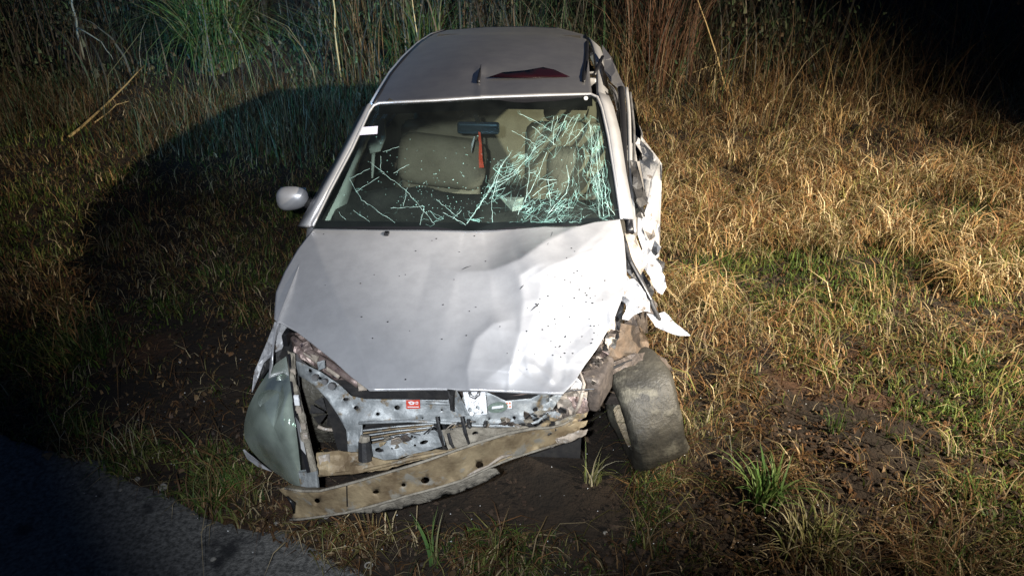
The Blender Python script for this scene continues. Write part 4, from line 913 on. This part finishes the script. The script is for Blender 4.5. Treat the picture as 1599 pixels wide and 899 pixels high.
plate('lamp_side_trim', [(379,702,.33),(383,706,.32),(405,722,.26),(424,736,.22),(402,728,.25),(386,716,.31)], 'torn', hl, step=0, amp=0, th=.008)
sm = plate('lamp_mount_strip', [(449,548,.42),(458,552,.41),(463,600,.30),(474,645,.18),(484,690,.10),(494,735,.05),(480,738,.06),(470,690,.10),(461,640,.18),(453,600,.29)], 'mud', car, step=6, amp=.005, th=.008)
plate('mount_rail', [(449,552,.40),(453,552,.40),(458,610,.26),(468,660,.14),(478,710,.07),(484,737,.045),(479,738,.045),(470,700,.08),(461,650,.15),(453,605,.27)], 'rubber', sm, step=0, amp=0, th=.006)
for x, y, d in [(463,621,.19),(467,640,.16),(464,628,.18),(477,680,.09),(458,580,.32),(474,665,.12)]:
    b = B(); b.box(at(x, y, y=d), (.018, .008, .022)); b.out('mount_clip', 'white' if y in (621, 628) else 'beige', sm)
b = B(); b.box(Vector(at(452, 520, y=.57)), (.02, .12, .05)); b.out('wing_bracket', 'rubber', car)

# ---- right flank: buckled door and wing rags
def pl2(nm, pts, m_, **k):
    kk = dict(step=9, amp=.014, freq=7, th=.004); kk.update(k); return plate(nm, pts, m_, car, **kk)
dr = pl2('front_door', [(984,196,2.30),(1004,216,2.15),(1027,246,1.85),(1033,256,1.80),(1033,300,1.70),(1031,350,1.60),(1030,400,1.50),(1018,412,1.35),(1004,390,1.28),(996,366,1.30),(996,340,1.40),(1010,322,1.55),(1004,280,1.75),(997,240,2.0)], 'torn', step=13, smooth=True, amp=.014, freq=5)
dr['label'] = 'front door skin buckled outward beside the screen pillar'
plate('door_crease', [(986,205,2.1),(1000,218,2.0),(1028,247,1.78),(1022,252,1.78),(1004,242,1.85),(992,224,1.95)], 'torn', dr, step=6, amp=.006, th=.006)
plate('door_gap', [(1004,250,1.95),(1027,250,1.86),(1018,280,1.80),(1006,300,1.78)], 'dark', dr, step=8, amp=.004)
plate('door_shard', [(1016,282,1.62),(1030,252,1.68),(1032,300,1.58),(1028,350,1.5),(1014,388,1.4),(1004,386,1.36),(1000,352,1.38),(1010,322,1.48)], 'torn', dr, step=13, amp=.016, freq=4.5, smooth=True)
plate('window_panel', [(984,250,1.62),(994,252,1.62),(1004,290,1.50),(1012,318,1.42),(1000,324,1.38),(992,316,1.38),(988,290,1.48)], 'dark', dr, step=8, amp=.004)
plate('window_frame', [(984,150,2.28),(990,156,2.24),(1000,205,2.1),(1003,250,1.95),(996,252,1.92),(988,205,2.05),(984,180,2.2)], 'sideglass', dr, step=0, amp=0)
def rail(nm, pts, r, m_, parent):
    P_ = [at(x, y, y=d) for x, y, d in pts]; Q = [lin([tuple(p) for p in P_], t) for t in np.linspace(0, 1, 24)]
    for _ in range(2): Q = [Q[0]]+[(Q[i-1]+2*Q[i]+Q[i+1])/4 for i in range(1, len(Q)-1)]+[Q[-1]]
    b = B(); b.tube(Q, r, 8); b.out(nm, m_, parent, smooth=True)
rail('door_seal', [(969,138,2.10),(972,170,1.98),(973,220,1.78),(975,280,1.52),(979,325,1.30),(984,362,1.12)], .019, 'rubber', dr)
rail('door_frame', [(978,138,2.15),(982,175,2.0),(983,220,1.82),(985,275,1.60),(988,325,1.36),(990,362,1.18)], .011, 'silver', dr)
rail('door_frame', [(984,145,2.25),(990,200,2.02),(990,260,1.75),(996,322,1.45)], .008, 'rim', dr)
pl2('door_sliver', [(944,178,1.84),(950,180,1.84),(962,215,1.72),(970,250,1.62),(971,300,1.42),(966,330,1.30),(960,290,1.42),(953,235,1.62)], 'torn', amp=.004, step=8)
pl2('rear_pillar_skin', [(940,70,2.9),(955,90,2.7),(970,125,2.4),(978,140,2.3),(968,140,2.2),(955,128,2.2),(944,110,2.4)], 'roofm', amp=.005, step=9)
b = B(); b.tube([at(x, y, y=d) for x, y, d in [(928,117,2.25),(934,104,2.35),(941,88,2.55)]], [.009, .013, .009], 8, .6); b.out('roof_moulding', 'rubber', car, smooth=True)
pl2('wing_rag', [(975,362,1.14),(992,368,1.12),(1002,392,1.05),(1008,415,1.0),(1000,430,.95),(990,412,.98),(980,395,1.0)], 'beige', amp=.02)
pl2('wing_rag', [(1000,392,1.08),(1012,386,1.12),(1020,398,1.08),(1030,412,1.02),(1038,432,.98),(1041,448,.93),(1034,460,.9),(1026,456,.9),(1018,440,.95),(1010,425,.98),(998,410,1.02)], 'torn', amp=.02, freq=11, edge=3)
pl2('wing_rag', [(972,428,.86),(990,436,.84),(1004,452,.82),(1014,470,.8),(1016,488,.78),(1004,486,.76),(990,492,.74),(982,500,.72),(972,498,.7),(978,480,.76),(968,465,.8),(960,470,.80),(966,445,.84)], 'torn', amp=.028, freq=13, edge=4, seed=2.)
pl2('wing_rag', [(1010,490,.80),(1024,492,.80),(1038,487,.82),(1052,502,.80),(1066,513,.78),(1078,524,.76),(1062,524,.75),(1040,517,.76),(1024,510,.77)], 'torn', amp=.010, freq=9, edge=1.5, seed=4.)
pl2('wing_rag', [(930,500,.66),(958,480,.72),(962,520,.66),(950,545,.62),(940,520,.64)], 'beige', amp=.03, freq=12, edge=4, seed=6.)
rail('wing_stay', [(976,378,1.02),(984,408,.94),(1002,440,.86),(1014,465,.82),(1022,484,.80),(1030,500,.80)], .011, 'dark', car)
rail('wing_stay', [(974,380,1.04),(986,412,.92),(1004,444,.84),(1018,470,.80)], .004, 'rim', car)
pl2('wing_cavity', [(978,400,1.02),(1002,420,1.02),(1022,455,.98),(1016,470,.96),(990,440,.98),(976,420,1.0)], 'dark', amp=.01)
pl2('wheel_arch_liner', [(950,500,.80),(972,505,.80),(1000,510,.88),(1012,530,.92),(1016,556,.95),(990,556,.80),(962,566,.72),(935,590,.60),(918,585,.55),(930,545,.62),(940,520,.70)], 'liner', amp=.03, freq=8, edge=2)
pl2('strut_top', [(958,470,.80),(976,466,.82),(972,490,.78),(966,520,.72),(960,545,.68),(948,538,.66),(950,500,.72)], 'dark', amp=.03, freq=12, edge=3)
pl2('inner_wing', [(905,545,.60),(950,500,.72),(935,560,.56),(932,600,.48),(925,640,.42),(905,610,.42),(890,595,.45)], 'engine', amp=.04, freq=12, edge=5)
pl2('inner_wing', [(978,480,.90),(1010,485,.95),(1012,520,.95),(990,520,.86),(975,505,.82)], 'engine', amp=.03, freq=10)
pl2('arch_shade_strip', [(925,606,.52),(934,585,.56),(955,566,.62),(985,553,.72),(1015,549,.84),(1040,560,.92),(1052,580,.94),(1035,574,.86),(1005,568,.74),(975,574,.64),(952,588,.56),(938,608,.52)], 'engine', amp=.008, edge=2)  # dark strip added over the wheel top to lower its brightness
# rags and folds hanging around the torn flank
for k in range(7):
    t = k/6; x = 990+40*math.sin(t*2.6)+random.uniform(-8, 8); y = 300+180*t; d = 1.55-.65*t; r_ = random.uniform(8, 18); a = random.uniform(0, 6.28)
    plate('torn_scrap', [(x+r_*math.cos(a+q)*random.uniform(.3, 1.0), y+r_*1.3*math.sin(a+q)*random.uniform(.4, 1.2), d+random.uniform(-.05, .02)) for q in (0, 1.2, 2.4, 3.7, 5)], random.choice(['torn', 'beige', 'dark', 'dark', 'engine']), car, step=7, amp=.02, freq=8, th=.003, edge=3, seed=k*1.7)
rail('arch_edge', [(925,600,.50),(945,580,.56),(975,566,.66),(1005,556,.82),(1030,560,.95)], .006, 'dark', car)
for k in range(26):                                             # small bits of torn structure
    x, y = random.uniform(900, 965), random.uniform(505, 600)
    if x+ (y-500)*.55 < 925: continue
    d = .70-.0032*(y-490); r = random.uniform(4, 10); a = random.uniform(0, 6.28)
    pts = [(x+r*math.cos(a+t)*random.uniform(.4, 1.2), y+r*math.sin(a+t)*random.uniform(.4, 1.2), d+random.uniform(-.05, .02)) for t in (0, 1.5, 3, 4.6)]
    plate('scrap', pts, random.choice(['purple', 'beige', 'engine', 'engine', 'dark', 'mud']), car, step=4, amp=.02, freq=15, th=.003, seed=k)
rail('brake_hose', [(880,560,.50),(910,575,.5),(928,600,.46),(935,640,.5)], .008, 'dark', car)
rail('brake_hose', [(960,505,.75),(955,535,.68),(938,560,.6),(925,600,.5)], .007, 'engine', car)
b = B(); b.tube([(.55, .93, .30), (.80, .93, .30)], .06, 12); b.box((.62, .90, .22), (.35, .10, .05)); b.tube([(.66, .95, .30), (.60, .98, .80)], .035, 10); b.out('suspension', 'engine', car)
